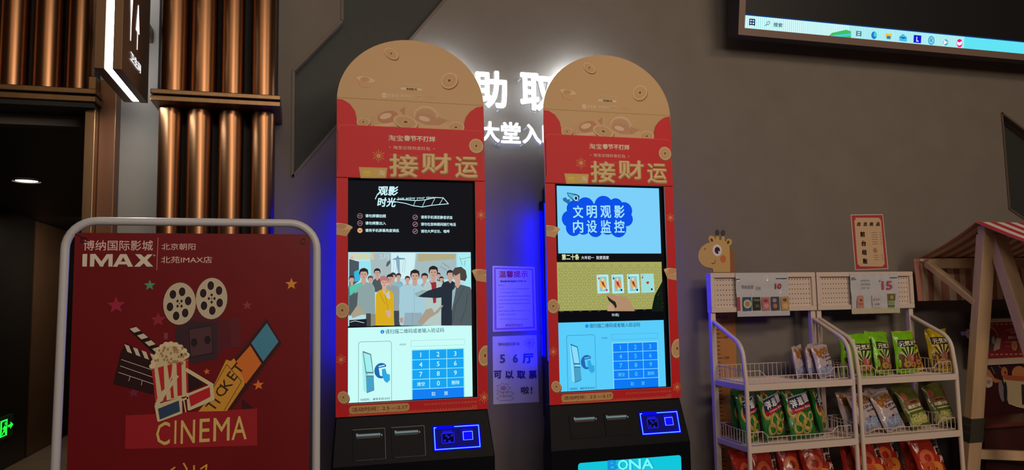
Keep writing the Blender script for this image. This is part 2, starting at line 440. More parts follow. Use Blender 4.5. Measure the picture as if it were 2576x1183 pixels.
l = bpy.data.lights.new('sign_underlight', 'AREA'); l.shape = 'RECTANGLE'; l.size = .03; l.size_y = yf-yn-.05; l.energy = 1.6; l.color = (.92, .98, .96)
o = bpy.data.objects.new('sign_underlight', l); COL.objects.link(o); o.location = ((Xa+Xb)/2, (yn+yf)/2, zb-.004)
# ================================================================ ILLUMINATED WALL CHARACTERS
m_let = mat('letter_face', (255, 255, 255), .4, emit=(248, 252, 255), es=2.6)
m_side = mat('letter_side', (190, 192, 190), .4, emit=(230, 238, 245), es=.15)
m_back = mat('letter_back', (255, 255, 255), .4, emit=(225, 240, 255), es=3.2)
m_back2 = mat('letter_back_bright', (255, 255, 255), .4, emit=(225, 240, 255), es=100)
def letter(ch, x0, x1, z0, z1, y0, th, bold, label, grp, m_back=m_back):
    v, f, W0, H0 = glyphs(ch, 0, 4); Wd, Hd = W0+2*bold, H0+2*bold
    sx = (x1-x0)/Wd; sz = (z1-z0)/Hd; mb = MB(); n8 = 8
    for q in range(n8):
        ox, oz = bold*(1+math.cos(2*PI*q/n8+.39)), bold*(1+math.sin(2*PI*q/n8+.39))
        key = {}; idx = []; pp = []
        for a, b, _ in v:
            p = (x0+(a+ox)*sx, z0+(b+oz)*sz); k = (round(p[0], 5), round(p[1], 5))
            if k not in key: key[k] = len(pp); pp.append(p)
            idx.append(key[k])
        ff = [tuple(idx[i] for i in t_) for t_ in f]; ff = [t_ for t_ in ff if len(set(t_)) > 2]
        n = len(pp); e_ = .00003*q
        mb.add([(p[0], y0-e_, p[1]) for p in pp], ff, m_let); mb.add([(p[0], y0+th+e_, p[1]) for p in pp], ff, m_back)
        cnt = {}
        for t_ in ff:
            for a, b in zip(t_, t_[1:]+t_[:1]): cnt[(min(a, b), max(a, b))] = cnt.get((min(a, b), max(a, b)), 0)+1
        ed = [e for e, c in cnt.items() if c == 1]
        mb.add([(p[0], y0, p[1]) for p in pp]+[(p[0], y0+th, p[1]) for p in pp], [(a, b, b+n, a+n) for a, b in ed], m_side)
    for i in (ff[0][0], ff[-1][0]): mb.tube([(pp[i][0], y0+th, pp[i][1]), (pp[i][0], D_W, pp[i][1])], .003, m_side, 6)
    tag(mb.build('illuminated_character'), label, 'sign letter', grp)
yl = 3.225
def lr(px0, py0, px1, py1, ch, bold, label, grp, dx=0, mb_=m_back):
    a = P(px0, (py0+py1)/2, yl); b = P(px1, (py0+py1)/2, yl); c = P((px0+px1)/2, py0, yl); d = P((px0+px1)/2, py1, yl)
    letter(ch, a.x+dx, b.x+dx, d.z, c.z, yl, .022, bold, label, grp, mb_)
    return (a.x+b.x)/2
c1 = lr(1190, 177, 1276, 272, '助', .035, 'large glowing white character 助 beside the left kiosk header', 'large glowing sign characters')
c2 = lr(1308, 184, 1396, 279, '取', .035, 'large glowing white character 取 beside the right kiosk header', 'large glowing sign characters')
lr(1190, 177, 1276, 272, '自', .035, 'large glowing character 自 hidden behind the left kiosk header', 'large glowing sign characters', c1-c2, m_back2)
lr(1308, 184, 1396, 279, '票', .035, 'large glowing character 票 hidden behind the right kiosk header', 'large glowing sign characters', c2-c1, m_back2)
lr(1209, 305, 1257, 358, '大', .035, 'small glowing white character 大, first of the lower row', 'small glowing sign characters')
lr(1260, 307, 1310, 361, '堂', .03, 'small glowing white character 堂, second of the lower row', 'small glowing sign characters')
lr(1314, 312, 1362, 362, '入', .035, 'small glowing white character 入, third of the lower row', 'small glowing sign characters')
lr(1364, 316, 1408, 360, '口', .04, 'small glowing white character 口 partly behind the right kiosk', 'small glowing sign characters')

# ================================================================ PAPERS ON THE WALL
def sheet(name, corners, mk_=None, paper='DCD6DC', y=D_W-.001, rough=.35):
    g = G((0, y, 0), eps=.0003)
    q = [g.uv(*c) for c in corners]
    m = mat('paper_'+paper, paper, rough, coat=.3)
    g.mb.slab([q], W3, y, y+.0009, m)
    return g
g = sheet('notice', [(1239, 669), (1345, 672), (1350, 831), (1240, 835)], paper='D8D4E0')
g.poly([(1243, 673), (1341, 676), (1346, 827), (1244, 831)], 'A878B0', 1); g.poly([(1247, 677), (1338, 680), (1341, 822), (1249, 826)], 'D8D4E0', 2)
g.text('温馨提示', 1255, 1328, 690, 17, 'C02860', 4, bold=.02)
g.text('博纳国际影城储值卡年费公告', 1258, 1324, 708, 5, '303048', 4, bold=.02)
for i, (s_, e_) in enumerate(((1254, 1270), (1258, 1333), (1254, 1304), (1254, 1334), (1254, 1334), (1254, 1334), (1254, 1266), (1254, 1334), (1254, 1298))):
    y_ = 718+i*9.2; t_ = ('尊敬的会员您好自二零二三年十一月十五日起储值卡会员如卡内无消费记录将按规定收取年费请您及时到影城办理相关手续感谢支持' * 2)[i*7:i*7+max(4, int((e_-s_)/3.6))]
    g.text(t_, s_, e_, y_, 3.2, '505070', 4)
g.line([(1256, 803), (1330, 803)], .8, '505070', 4)
g.text('感谢您的配合', 1271, 1316, 818.5, 7, 'B03060', 4, bold=.01)
tag(g.mb.build('notice_sheet'), 'laminated notice with purple border and dense text between the kiosks', 'notice')
g = sheet('notice', [(1239, 847), (1350, 843), (1356, 1012), (1241, 1018)], paper='D2CED8')
g.text('博纳国际影城', 1253, 1307, 866, 8, '303038', 4)
g.text('5', 1257, 1271, 903, 22, '30509A', 4, bold=.03); g.text('6', 1290, 1303, 902, 22, '30509A', 4, bold=.03); g.text('厅', 1314, 1342, 902, 25, '30509A', 4, bold=.05)
for ch, a, b in (('可', 1242, 1262), ('以', 1271, 1292), ('取', 1300, 1322), ('票', 1330, 1350)): g.text(ch, a, b, 943, 21, '2A2A98', 4, bold=.05)
g.text('啦', 1310, 1331, 982, 19, '504078', 4, bold=.04); g.text('!', 1335, 1339, 982, 18, '504078', 4, bold=.04)
for cx, cy, s_ in ((1331, 863, 1.), (1266, 977, 1.3)):
    pts = []
    for i in range(15):
        r_ = (9 if i % 2 else 14)*s_; pts.append((cx+r_*math.cos(i*2*PI/14), cy+r_*.8*math.sin(i*2*PI/14)))
    g.line(pts, .9, '806878', 4); g.ell(cx, cy, 6*s_, 4.5*s_, 'A890A0', 3); g.line([(cx, cy+8*s_), (cx+2, cy+20*s_)], .9, '806878', 4)
for yy_ in (991, 1003): g.line([(1249, yy_), (1256, yy_-4), (1286, yy_-5), (1293, yy_-1), (1286, yy_+4), (1258, yy_+5), (1249, yy_)], .9, '806878', 4)
tag(g.mb.build('notice_sheet'), 'white sheet with large blue 5 6 厅 lettering, the lower one between the kiosks', 'notice')
g = sheet('poster', [(2140, 540), (2221, 539), (2235, 677), (2151, 680)], paper='D8C4B4')
g.poly([(2142, 542), (2219.5, 541), (2232.5, 675), (2153, 678)], 'B04048', 1)
g.poly([(2152, 548), (2211, 548), (2213, 551), (2216, 554), (2225.5, 664), (2222, 668), (2219, 671), (2164, 670.5), (2160, 667), (2157, 664), (2149, 556), (2152, 552)], 'D0B08C', 2)
for ch, a in (('自', 2155), ('选', 2171), ('商', 2187), ('品', 2203)): g.text(ch, a, a+10, 564, 10, '201018', 4, bold=.04, italic=.2)
for ch, x_, y_ in (('前', 2163.5, 589.5), ('台', 2166.5, 612.5), ('结', 2168, 635), ('账', 2170, 657.5)): g.text(ch, x_, x_+12, y_, 14, '201018', 4, bold=.045, rot=-2)
for i in range(6):
    g.line([(2192+i*.5, 585.5+i*5.7), (2206+i*.4, 585.3+i*5.7)], 1.1, '806858', 4); g.line([(2212+i*.6, 585.3+i*5.7), (2216+i*.6, 585.2+i*5.7)], 1.1, '806858', 4)
for i in range(3): g.line([(2198+i*.5, 642.4+i*5.7), (2209+i*.5, 642.3+i*5.7)], 1.1, '806858', 4); g.line([(2216+i, 642+i*5.7), (2220+i, 642+i*5.7)], 1.1, '806858', 4)
g.poly([(2197, 634), (2196, 628), (2200, 623), (2205, 627), (2207, 634), (2202, 637)], 'A88058', 4)
tag(g.mb.build('wall_poster'), 'tilted red-bordered beige price poster taped above the snack racks', 'poster')

# ================================================================ GIRAFFE HEIGHT CHART
g = G((0, D_W-.001, 0), eps=.0004)
z_ = lambda x, y: (1740+x*.16913, 560+y*.16906)
head = [z_(*p) for p in [(322, 740), (310, 685), (200, 662), (140, 620), (102, 560), (94, 500), (105, 430), (150, 360), (210, 318), (270, 296), (248, 262), (246, 225), (265, 200), (298, 196), (330, 208), (350, 236), (356, 262), (362, 202), (400, 202), (408, 262), (438, 262), (444, 205), (484, 205), (492, 278), (512, 284), (516, 256), (540, 240), (572, 243), (597, 275), (594, 318), (560, 345), (566, 500), (574, 740)]]
base = [g.uv(*p) for p in head]
mg = mat('giraffe_yellow', (204, 166, 92), .6)
g.mb.slab([base], W3, D_W-.003, D_W-.001, mg)
neck = [(1793, 686), (1838, 686), (1850, 800), (1858, 1183), (1862, 1500), (1806, 1500), (1800, 1183), (1796, 800)]
g.o.y = D_W-.003
g.poly([(1836, 620), (1847, 640), (1850, 800), (1858, 1183), (1862, 1500), (1840, 1500), (1838, 740)], '9C5C38', 0)
g.poly(neck, 'B87C40', 1)
g.ell(*z_(383, 150), 5.5, 7.5, '4A3C40', 1); g.ell(*z_(468, 155), 6, 7.5, '4A3C40', 1)
g.ell(*z_(298, 262), 3, 4.5, '5A3020', 2, rot=30); g.ell(*z_(542, 295), 3, 4.5, '5A3020', 2, rot=-35)
g.ell(*z_(378, 415), 13, 15, 'E6DCE0', 2); g.ell(*z_(380, 415), 7.6, 8.6, '301C24', 3)
g.poly([z_(388, 425), z_(430, 430), z_(405, 470)], 'E6DCE0', 4)
g.ell(*z_(467, 542), 8.2, 9.4, 'D07048', 2)
g.line([z_(188, 408), z_(198, 390), z_(208, 388)], 1.8, '4A2C18', 2)
g.line([z_(296, 606), z_(325, 615), z_(345, 600), z_(350, 562)], 1.6, '4A2C18', 2)
for i in range(-1, 40):
    z_v = P(1821, 799, D_W-.003).z - i*.02+.04
    if abs(z_v) < .02 or z_v < .3: continue
    x_v = P(1796.5, 799, D_W-.003).x+.004 + .0
    long_ = (i-2) % 5 == 0
    g.poly_uv([(x_v, z_v-.0017), (x_v+(.034 if long_ else .022), z_v-.0017), (x_v+(.034 if long_ else .022), z_v+.0017), (x_v, z_v+.0017)], '4A2C1C', 3)
g.text('150', 1817, 1828, 798, 6.5, '4A2C1C', 4, bold=.01); g.text('130', 1821.5, 1834, 900, 7, '4A2C1C', 4, bold=.01); g.text('140', 1819, 1831, 849, 6.5, '4A2C1C', 4, bold=.01)
tag(g.mb.build('height_chart', origin=(P(1825, 800, D_W).x, D_W, .3)), 'giraffe-shaped height chart on the wall behind the left snack rack', 'height chart')

# ================================================================ WALL SCREEN
pb = P(1857, 88, 1); r1_ = P(1820.5, 104, 1).x; r2_ = P(1824.6, 0, 1).x
Yb = 3.10; Xl = P(1857, 88, Yb).x
Yt = Yb*r1_/r2_; z_b = P(1820.5, 104, Yb).z; z_t = P(1824.6, 0, Yt).z
tau = math.atan2(Yb-Yt, z_t-z_b)
vv = Vector((0, -math.sin(tau), math.cos(tau))); nn = Vector((0, -math.cos(tau), -math.sin(tau)))
O = Vector((Xl, Yb, P(1857, 87, Yb).z))
XR = 5.0-Xl; HT = .86; TH = .10
t = thing('wall_screen', 'big black wall-hung display showing a computer taskbar, upper right', 'display', (O.x+XR/2, 3.3, O.z))
def TP(a, b, d): return O+Vector((a, 0, 0))+vv*b-nn*d
m_fr = mat('screen_frame', (126, 104, 92), .5); m_sd = mat('screen_side', (44, 34, 33), .6)
bw = .035
MB().slab([[(0, 0), (XR, 0), (XR, HT), (0, HT)], [(bw, bw), (XR-bw, bw), (XR-bw, HT-bw), (bw, HT-bw)]], lambda x, y, d: TP(x, y, d), 0, TH, m_fr, m_sd).build('frame', t)
MB().slab([[(bw*.9, bw*.9), (XR-bw*.9, bw*.9), (XR-bw*.9, HT-bw*.9), (bw*.9, HT-bw*.9)]], lambda x, y, d: TP(x, y, d), .02, TH-.01, mat('led_panel', (20, 20, 23), .5)).build('panel', t)
for xx in (XR*.2, XR*.8):
    for fz in (.3, .8): MB().bar(TP(xx, HT*fz, TH), (O.x+xx, 3.30, TP(xx, HT*fz, TH).z), .05, .05, m_sd).build('bracket', t)
g = G(TP(0, 0, .0195), (1, 0, 0), vv, eps=.0005, mk=E)
for p_ in ((1871, 36), (1871, 73)): pass
a0 = g.uv(1872, 74); a1 = g.uv(1872, 38)
b0 = a0[1]; b1 = a1[1]; b0 = max(b0, bw*.92)
def seg(p0, p1, c, lay=1):
    u0 = g.uv(p0, 0)[0] if False else p0
    g.poly_uv([(p0, b0), (p1, b0), (p1, b1), (p0, b1)], c, lay)
ux = lambda px, py: g.uv(px, py)[0]
uA = bw; uB = ux(2135, 85); uC = ux(2425, 110); uD = XR-bw
seg(uA, uB, 'D8FAFA'); seg(uB, uC, 'B4F0F4'); seg(uC, uD, '62E4F4')
n_ = int((uC-uA)/.012)
for i in range(n_):                               # the panel's own moire-like pixel columns
    x = uA+(uC-uA)*i/n_; g.poly_uv([(x+.003, b0), (x+.0065, b0), (x+.0035, b1), (x, b1)], ('8CE6EA' if i % 3 else 'B4DCE6'), 2)
g.poly_uv([(bw, b1), (uD, b1), (uD, b1+.006), (bw, b1+.006)], '103C78', 1)
g.text('田', 1884, 1899, 56, 17, '101C50', 4, bold=.04)
g.mb; g.line([(1931.5, 55.5), (1934.5, 53.5), (1936, 57.5), (1933, 62), (1930, 62.5), (1928, 59), (1929, 56), (1931.5, 55.5)], 1.2, '204858', 4); g.line([(1929, 61), (1924, 65)], 1.5, '204858', 4)
g.text('搜索', 1945, 1968, 63, 11, '2A6878', 4, bold=.02)
g.poly([(2083, 92), (2092, 83), (2110, 79), (2128, 75), (2140, 79), (2140, 97), (2110, 96)], '40C060', 4)
g.poly([(2086, 91), (2100, 88), (2125, 86), (2140, 84), (2140, 90), (2110, 93)], '50C8E0', 5)
g.text('日', 2153, 2166, 85, 13, '4A6070', 5, bold=.03)
g.ell(2198, 89, 8.5, 9.5, '2078D8', 4); g.ell(2201, 87, 5, 6, '40D8C0', 5)
g.rect(2227, 84, 2242, 97, 'F0C840', 4); g.rect(2230, 90, 2239, 99, '3080C0', 5)
g.poly([(2261, 93), (2271, 85), (2281, 95), (2280, 105), (2262, 103)], '48B8E8', 4); g.poly([(2261, 93), (2281, 95), (2271, 98)], '1850A8', 5)
g.rect(2298, 88, 2316, 109, '1818D0', 4); g.text('L', 2304, 2310, 99, 12, 'E8F0FF', 6, bold=.03)
g.ell(2342, 102, 10, 11, '2898D8', 4); g.ell(2342, 102, 7.5, 8.2, '90D8F0', 5); g.text('K', 2339, 2346, 102, 9, '2078B8', 7, bold=.02)
g.ell(2378, 107, 8, 8, '50B0C8', 4); g.poly([(2373, 100), (2373, 113), (2383, 107)], 'F0F0F0', 5)
g.ell(2413, 109, 9.5, 10.5, 'E02078', 4); g.poly([(2406, 104), (2412, 107), (2420, 103), (2419, 112), (2412, 115), (2407, 113)], 'F8E8F8', 5)
g.mb.build('display', t)
# ================================================================ BANNER STAND
Yn_ = 2.45
bl = P(190, 584, Yn_); br = P(781, 592, Yn_)
zt_ = (bl.z+br.z)/2
t = thing('banner_stand', 'red cinema poster hung in a white tube frame stand, front left', 'banner stand', ((bl.x+br.x)/2, Yn_, 0))
m_tube = mat('white_tube', (196, 196, 202), .35, spec=.5)
tl = P(151, 640, Yn_).x; tr = P(807, 640, Yn_).x; tz = P(480, 549, Yn_).z; R_ = .085
r_t = .0125
xl_, xr_ = tl+r_t, tr-r_t; ztop = tz-r_t
pts = [(xl_-.012, Yn_, .03), (xl_, Yn_, ztop-R_)]
pts += [(xl_+R_-R_*math.cos(a*PI/16), Yn_, ztop-R_+R_*math.sin(a*PI/16)) for a in range(1, 9)]
pts += [(xr_-R_+R_*math.sin(a*PI/16), Yn_, ztop-R_+R_*math.cos(a*PI/16)) for a in range(0, 9)]
pts += [(xr_+.004, Yn_, .03)]
MB().tube(pts, r_t, m_tube, 14).build('frame', t, smooth=True)
mb = MB()
for x in (xl_-.012, xr_+.004): mb.tube([(x, Yn_-.24, .015), (x, Yn_+.24, .015)], .013, m_tube, 10)
mb.tube([(xl_-.012, Yn_, .03), (xr_+.004, Yn_, .03)], .010, m_tube, 10)
mb.build('base', t, smooth=True)
m_ring = mat('ring_metal', (120, 116, 112), .3, metal=1.)
yb_ = Yn_-.004
for (hx, hy, fx, fy) in ((211, 604, 172, 590), (763, 606, 779, 588)):
    c = P(hx, hy, yb_-.003); e = P(fx, fy, Yn_)
    mb = MB().tube([(c.x+.008*math.cos(k*PI/6), c.y, c.z+.008*math.sin(k*PI/6)) for k in range(12)], .0014, m_ring, 6, True)
    mb.tube([(c.x, c.y, c.z+.006), ((c.x+e.x)/2, c.y+.001, (c.z+e.z)/2+.01), (e.x, e.y-.0005, e.z)], .001, m_ring, 6)
    mb.build('hook', t)
mban = mat('banner_red', (114, 15, 25), .45, noise=.06, nscale=4, spec=.3)
g = G((0, yb_, 0), eps=.00035)
g.mb.slab([[(bl.x, .12), (br.x, .12), (br.x, zt_), (bl.x, zt_)]], W3, yb_, yb_+.0008, mban)
B = lambda x, y: (x*.5436, 540+y*.5436)
Z = lambda x, y: (280+x*.3212, 680+y*.3212)
def polyB(f, pts, c, l=1): g.poly([f(*p) for p in pts], c, l)
def lineB(f, pts, w, c, l=1): g.line([f(*p) for p in pts], w, c, l)
g.text('博纳国际影城', 211, 386, 618, 26, 'E8C8C0', 4, bold=.006)
# IMAX block letters
I = lambda x, y: (180+x*.1475, 580+y*.1475)
im = 'DCD4C4'
polyB(I, [(190, 403), (270, 400), (262, 618), (184, 615)], im, 3)
polyB(I, [(320, 403), (408, 400), (512, 528), (600, 405), (705, 404), (700, 618), (630, 618), (632, 470), (555, 572), (540, 618), (490, 618), (395, 475), (385, 618), (314, 618)], im, 3)
g.mb; 
polyB(I, [(830, 405), (940, 405), (1050, 618), (965, 620), (942, 580), (800, 580), (782, 620), (708, 618)], im, 3)
polyB(I, [(884, 458), (922, 530), (842, 532)], mban, 4)
polyB(I, [(1085, 405), (1185, 407), (1240, 462), (1300, 408), (1385, 408), (1290, 508), (1395, 618), (1285, 618), (1232, 560), (1165, 620), (1068, 618), (1180, 508)], im, 3)
g.ell(*I(1412, 427), 2.4, 2.6, 'C09088', 3)
g.line([I(1478, 125), I(1453, 678)], 1.2, 'D8A090', 3)
g.text('北京朝阳', 407, 492, 621, 17, 'E8C8C0', 4, bold=.003); g.text('北苑IMAX店', 406, 534, 654, 17, 'E8C8C0', 4, bold=.003)
# stars
for (x, y, r, c, rot) in ((301, 118, 14, '50A078', 90), (38, 275, 22, 'A02848', 92), (367, 388, 19, '982838', 90), (1065, 275, 12.5, '8C3848', 92), (176, 962, 14, '74284C', 92), (748, 795, 8.5, 'D87838', 95), (1152, 900, 14, 'E08038', 95)):
    g.star(*Z(x, y), r, c, 1, rot=rot)
g.star(733, 715, 15.5, 'E09038', 1)
# camera body
polyB(Z, [(640, 330), (820, 350), (960, 420), (1010, 375), (1010, 600), (905, 610), (800, 700), (620, 730), (505, 600), (495, 450), (600, 410)], '5A1A28', 1)
polyB(Z, [(505, 450), (620, 395), (830, 410), (830, 690), (640, 735), (560, 650), (500, 560)], '3C2430', 2)
polyB(Z, [(930, 380), (1010, 372), (1015, 600), (935, 612)], '641C2A', 2)
polyB(Z, [(412, 492), (443, 490), (443, 540), (413, 542)], '86414C', 2)
polyB(Z, [(606, 460), (786, 430), (798, 650), (620, 684)], '1C1420', 3); polyB(Z, [(611, 466), (783, 437), (793, 645), (624, 678)], '54333C', 4)
g.ell(*Z(649, 566), 7.6, 10.5, '1E1520', 5); g.ell(*Z(754, 546), 7.4, 10.5, '1E1520', 5)
# reels
for (cx, cy, rx, ry, holes) in ((536, 262, 38, 53, [(484, 190), (556, 169), (603, 241), (580, 335), (509, 358), (461, 287)]), (787, 222, 37, 52, [(780, 121), (845, 160), (850, 256), (792, 316), (727, 278), (721, 181)])):
    g.ell(*Z(cx, cy), rx+1, ry+1.2, '6A4038', 5); g.ell(*Z(cx, cy), rx, ry, 'C8BCA4', 6)
    for h in holes: g.ell(*Z(*h), 9, 12.4, 'E4DAC4', 7); g.ell(*Z(*h), 7.8, 11.2, '2A1820', 8)
    for k in range(4):
        a_ = PI/4+k*PI/2 if cx < 600 else k*PI/2
        q_ = Z(cx+22*math.cos(a_), cy+28*math.sin(a_)); g.ell(*q_, 2.6, 3.6, '2A1820', 8)
    g.ell(*Z(cx, cy), 1.3, 1.8, '2A1820', 8)
# clapper board
polyB(Z, [(75, 640), (115, 570), (330, 690), (330, 975), (15, 890)], '2C0C12', 2)
for (x, y) in ((103, 580), (170, 604), (237, 628), (304, 652)): polyB(Z, [(x, y), (x+36, y+12), (x+60, y+74), (x+24, y+60)], 'D8CCB8', 3)
polyB(Z, [(185, 435), (420, 640), (360, 680), (140, 470)], '1E0A10', 3)
for (x, y) in ((145, 460), (203, 512), (262, 565), (320, 617)): polyB(Z, [(x, y), (x+50, y-16), (x+86, y+15), (x+34, y+30)], 'D8CCB8', 4)
for a_, b_ in (((80, 700), (330, 785)), ((70, 750), (330, 840)), ((57, 800), (330, 892))): lineB(Z, [a_, b_], 1.4, 'D8CCC0', 4)
lineB(Z, [(148, 834), (138, 868)], 1.3, 'D8CCC0', 4); lineB(Z, [(243, 866), (236, 900)], 1.3, 'D8CCC0', 4)
# film strip
polyB(Z, [(1210, 375), (1336, 575), (930, 1110), (700, 1110), (950, 700)], '3C1018', 2)
for i in range(22):
    k = i/22
    for (ax, ay, bx, by) in ((1200, 392, 960, 700), (1322, 585, 940, 1100)):
        x = ax+(bx-ax)*k; y = ay+(by-ay)*k; g.rect(*Z(x-6, y-6), *Z(x+8, y+9), '5C1A20', 3)
polyB(Z, [(1218, 415), (1310, 560), (1190, 715), (1096, 572)], '4A90B4', 4)
polyB(Z, [(1088, 590), (1176, 730), (1055, 890), (960, 735)], 'DC7830', 4)
# ticket
polyB(Z, [(900, 700), (935, 712), (962, 690), (975, 712), (968, 740), (1030, 835), (1048, 880), (1040, 905), (905, 1103), (680, 1108), (720, 1060), (790, 930)], 'D89C38', 5)
lineB(Z, [(905, 738), (1020, 870), (885, 1098)], 1.3, '4A2A18', 6); lineB(Z, [(905, 738), (760, 990), (690, 1095)], 1.3, '4A2A18', 6); lineB(Z, [(895, 785), (975, 905)], .1, '4A2A18', 6)
for ch, x, y in (('T', 790, 1060), ('I', 822, 1018), ('C', 858, 952), ('K', 902, 896), ('E', 948, 828), ('T', 993, 768)):
    g.text(ch, Z(x, y)[0], None, Z(x, y)[1], 25, '3A2018', 8, bold=.004, rot=52)
# tub base panel & lettering
polyB(Z, [(1025, 1010), (1120, 1085), (1020, 1095)], '3A0E16', 2)
polyB(B, [(582, 930), (1190, 898), (1190, 1070), (578, 1086)], 'A01C28', 3)
for ch, x0, x1 in (('C', 393, 428), ('I', 439, 444), ('N', 455, 491), ('E', 502, 528), ('M', 537, 578), ('A', 583, 621)):
    yc = 1091-(x0-393)*.075; g.text(ch, x0, x1, yc, 59, 'DCC070', 6, bold=.006)
# popcorn tub
polyB(Z, [(318, 775), (606, 700), (600, 985), (350, 1040)], 'D8C8A0', 7)
rd = 'C02430'
for q in ([(316, 776), (338, 770), (362, 1000), (352, 1040)], [(366, 764), (412, 750), (418, 930), (394, 950)], [(440, 745), (480, 735), (470, 830), (455, 860)], [(512, 726), (550, 714), (556, 980), (520, 985)], [(583, 708), (606, 702), (604, 960), (590, 960)], [(460, 880), (478, 840), (494, 1000), (470, 1005)], [(402, 1030), (430, 960), (436, 1020), (425, 1036)]): polyB(Z, q, rd, 8)
random.seed(3)
top = [(308, 770), (312, 735), (330, 700), (345, 650), (375, 620), (400, 590), (430, 568), (470, 562), (510, 572), (545, 588), (575, 615), (600, 650), (606, 685), (560, 712), (450, 740), (340, 775)]
polyB(Z, top, 'D8C49C', 8)
for (x, y) in [(372, 628), (400, 600), (430, 582), (468, 578), (505, 585), (542, 603), (572, 632), (592, 665), (335, 720), (350, 680), (322, 752)]: g.ell(*Z(x, y), 7, 6.6, 'E4D4AE', 9)
for i in range(46):
    x = random.uniform(345, 588); y = random.uniform(600, 730)
    if y < 560+abs(x-465)*.45: continue
    g.ell(*Z(x, y), 2.6, 3.4, 'A88C64', 10)
# 3d glasses
cr = 'D8CCA4'
lineB(Z, [(590, 780), (790, 900)], 9, cr, 11); lineB(Z, [(790, 900), (800, 1010), (610, 1090), (600, 975), (790, 900)], 6, cr, 11)
lineB(Z, [(515, 830), (358, 1050)], 9, cr, 11); lineB(Z, [(358, 1060), (545, 1005), (548, 1115), (372, 1178), (350, 1060)], 6, cr, 11)
lineB(Z, [(545, 1020), (600, 1000)], 5, cr, 11)
polyB(Z, [(608, 985), (772, 915), (778, 990), (625, 1068)], 'C0202C', 12); polyB(Z, [(368, 1085), (530, 1020), (540, 1105), (382, 1170)], '30466A', 12)
polyB(Z, [(357, 1062), (545, 1005), (550, 1112), (375, 1185)], cr, 10)
polyB(Z, [(600, 975), (785, 895), (800, 1010), (608, 1092)], cr, 10)
lineB(Z, [(568, 1010), (585, 1110)], 3, cr, 10)
polyB(Z, [(602, 800), (725, 895), (605, 945)], '2C1218', 9)
# yellow script at the bottom edge
for pth in ([(428, 1185), (440, 1176)], [(462, 1166), (470, 1180), (468, 1200)], [(488, 1172), (489, 1200)], [(505, 1180), (520, 1170), (516, 1200)]): g.line(pth, 4, 'E0B040', 3)
g.mb.build('banner', t)

# ================================================================ KIOSKS
YK = 2.90
KX0 = P(846, 650, YK).x; KX1 = P(1222.5, 650, YK).x
KZ0 = P(1037, 1040, YK).z; KZT = P(1030, 101, YK).z
RX = (KX1-KX0)/2; ZS = P(846, 250, YK).z; RZ = KZT-ZS
SX0 = P(877, 731, YK).x; SX1 = P(1193.5, 731, YK).x; SZ1 = P(1035, 453.5, YK).z; SZ0 = P(1035, 1007, YK).z
DXK = P(1540, 720, YK).x-P(1035.5, 720, YK).x
m_kb = mat('kiosk_black', (6, 9, 17), .5, spec=.12)
m_pan = mat('panel_red', (214, 32, 40), .5, spec=.3)
m_foam = mat('foam_edge', (226, 214, 200), .6)
GOLD = (204, 164, 112); GOLD2 = (222, 186, 138); GOLD3 = (176, 134, 88)
gold, gold2, gold3 = 'CCA470', 'DEBA8C', 'B08A5C'
def coin(g, x, y, rx, ry, rot, l=4):
    g.ell(x+1.5, y+3, rx, ry, 'A06440', l, rot); g.ell(x, y, rx, ry, 'E0BE92', l+1, rot); g.ell(x, y, rx*.8, ry*.8, 'D0A878', l+2, rot)
    q = [(-.22, -.24), (.22, -.24), (.22, .24), (-.22, .24)]; tt = math.radians(-rot)
    g.poly([(x+(a*rx*math.cos(tt)-b*ry*math.sin(tt)), y+(a*rx*math.sin(tt)+b*ry*math.cos(tt))) for a, b in q], 'E8CCA0', l+3)
    g.poly([(x+.7*(a*rx*math.cos(tt)-b*ry*math.sin(tt)), y+.7*(a*rx*math.sin(tt)+b*ry*math.cos(tt))) for a, b in q], '8C4A30', l+4)
def ingot(g, x, y, s, l=4):
    g.poly([(x-24*s, y-8*s), (x-18*s, y+6*s), (x-14*s, y+15*s), (x+10*s, y+19*s), (x+18*s, y+8*s), (x+24*s, y-4*s), (x, y+2*s)], 'D8AC7C', l)
    g.ell(x, y-4*s, 24*s, 7*s, 'E8C898', l+1, -8); g.ell(x-2*s, y-4*s, 12*s, 6*s, 'CFA076', l+2)
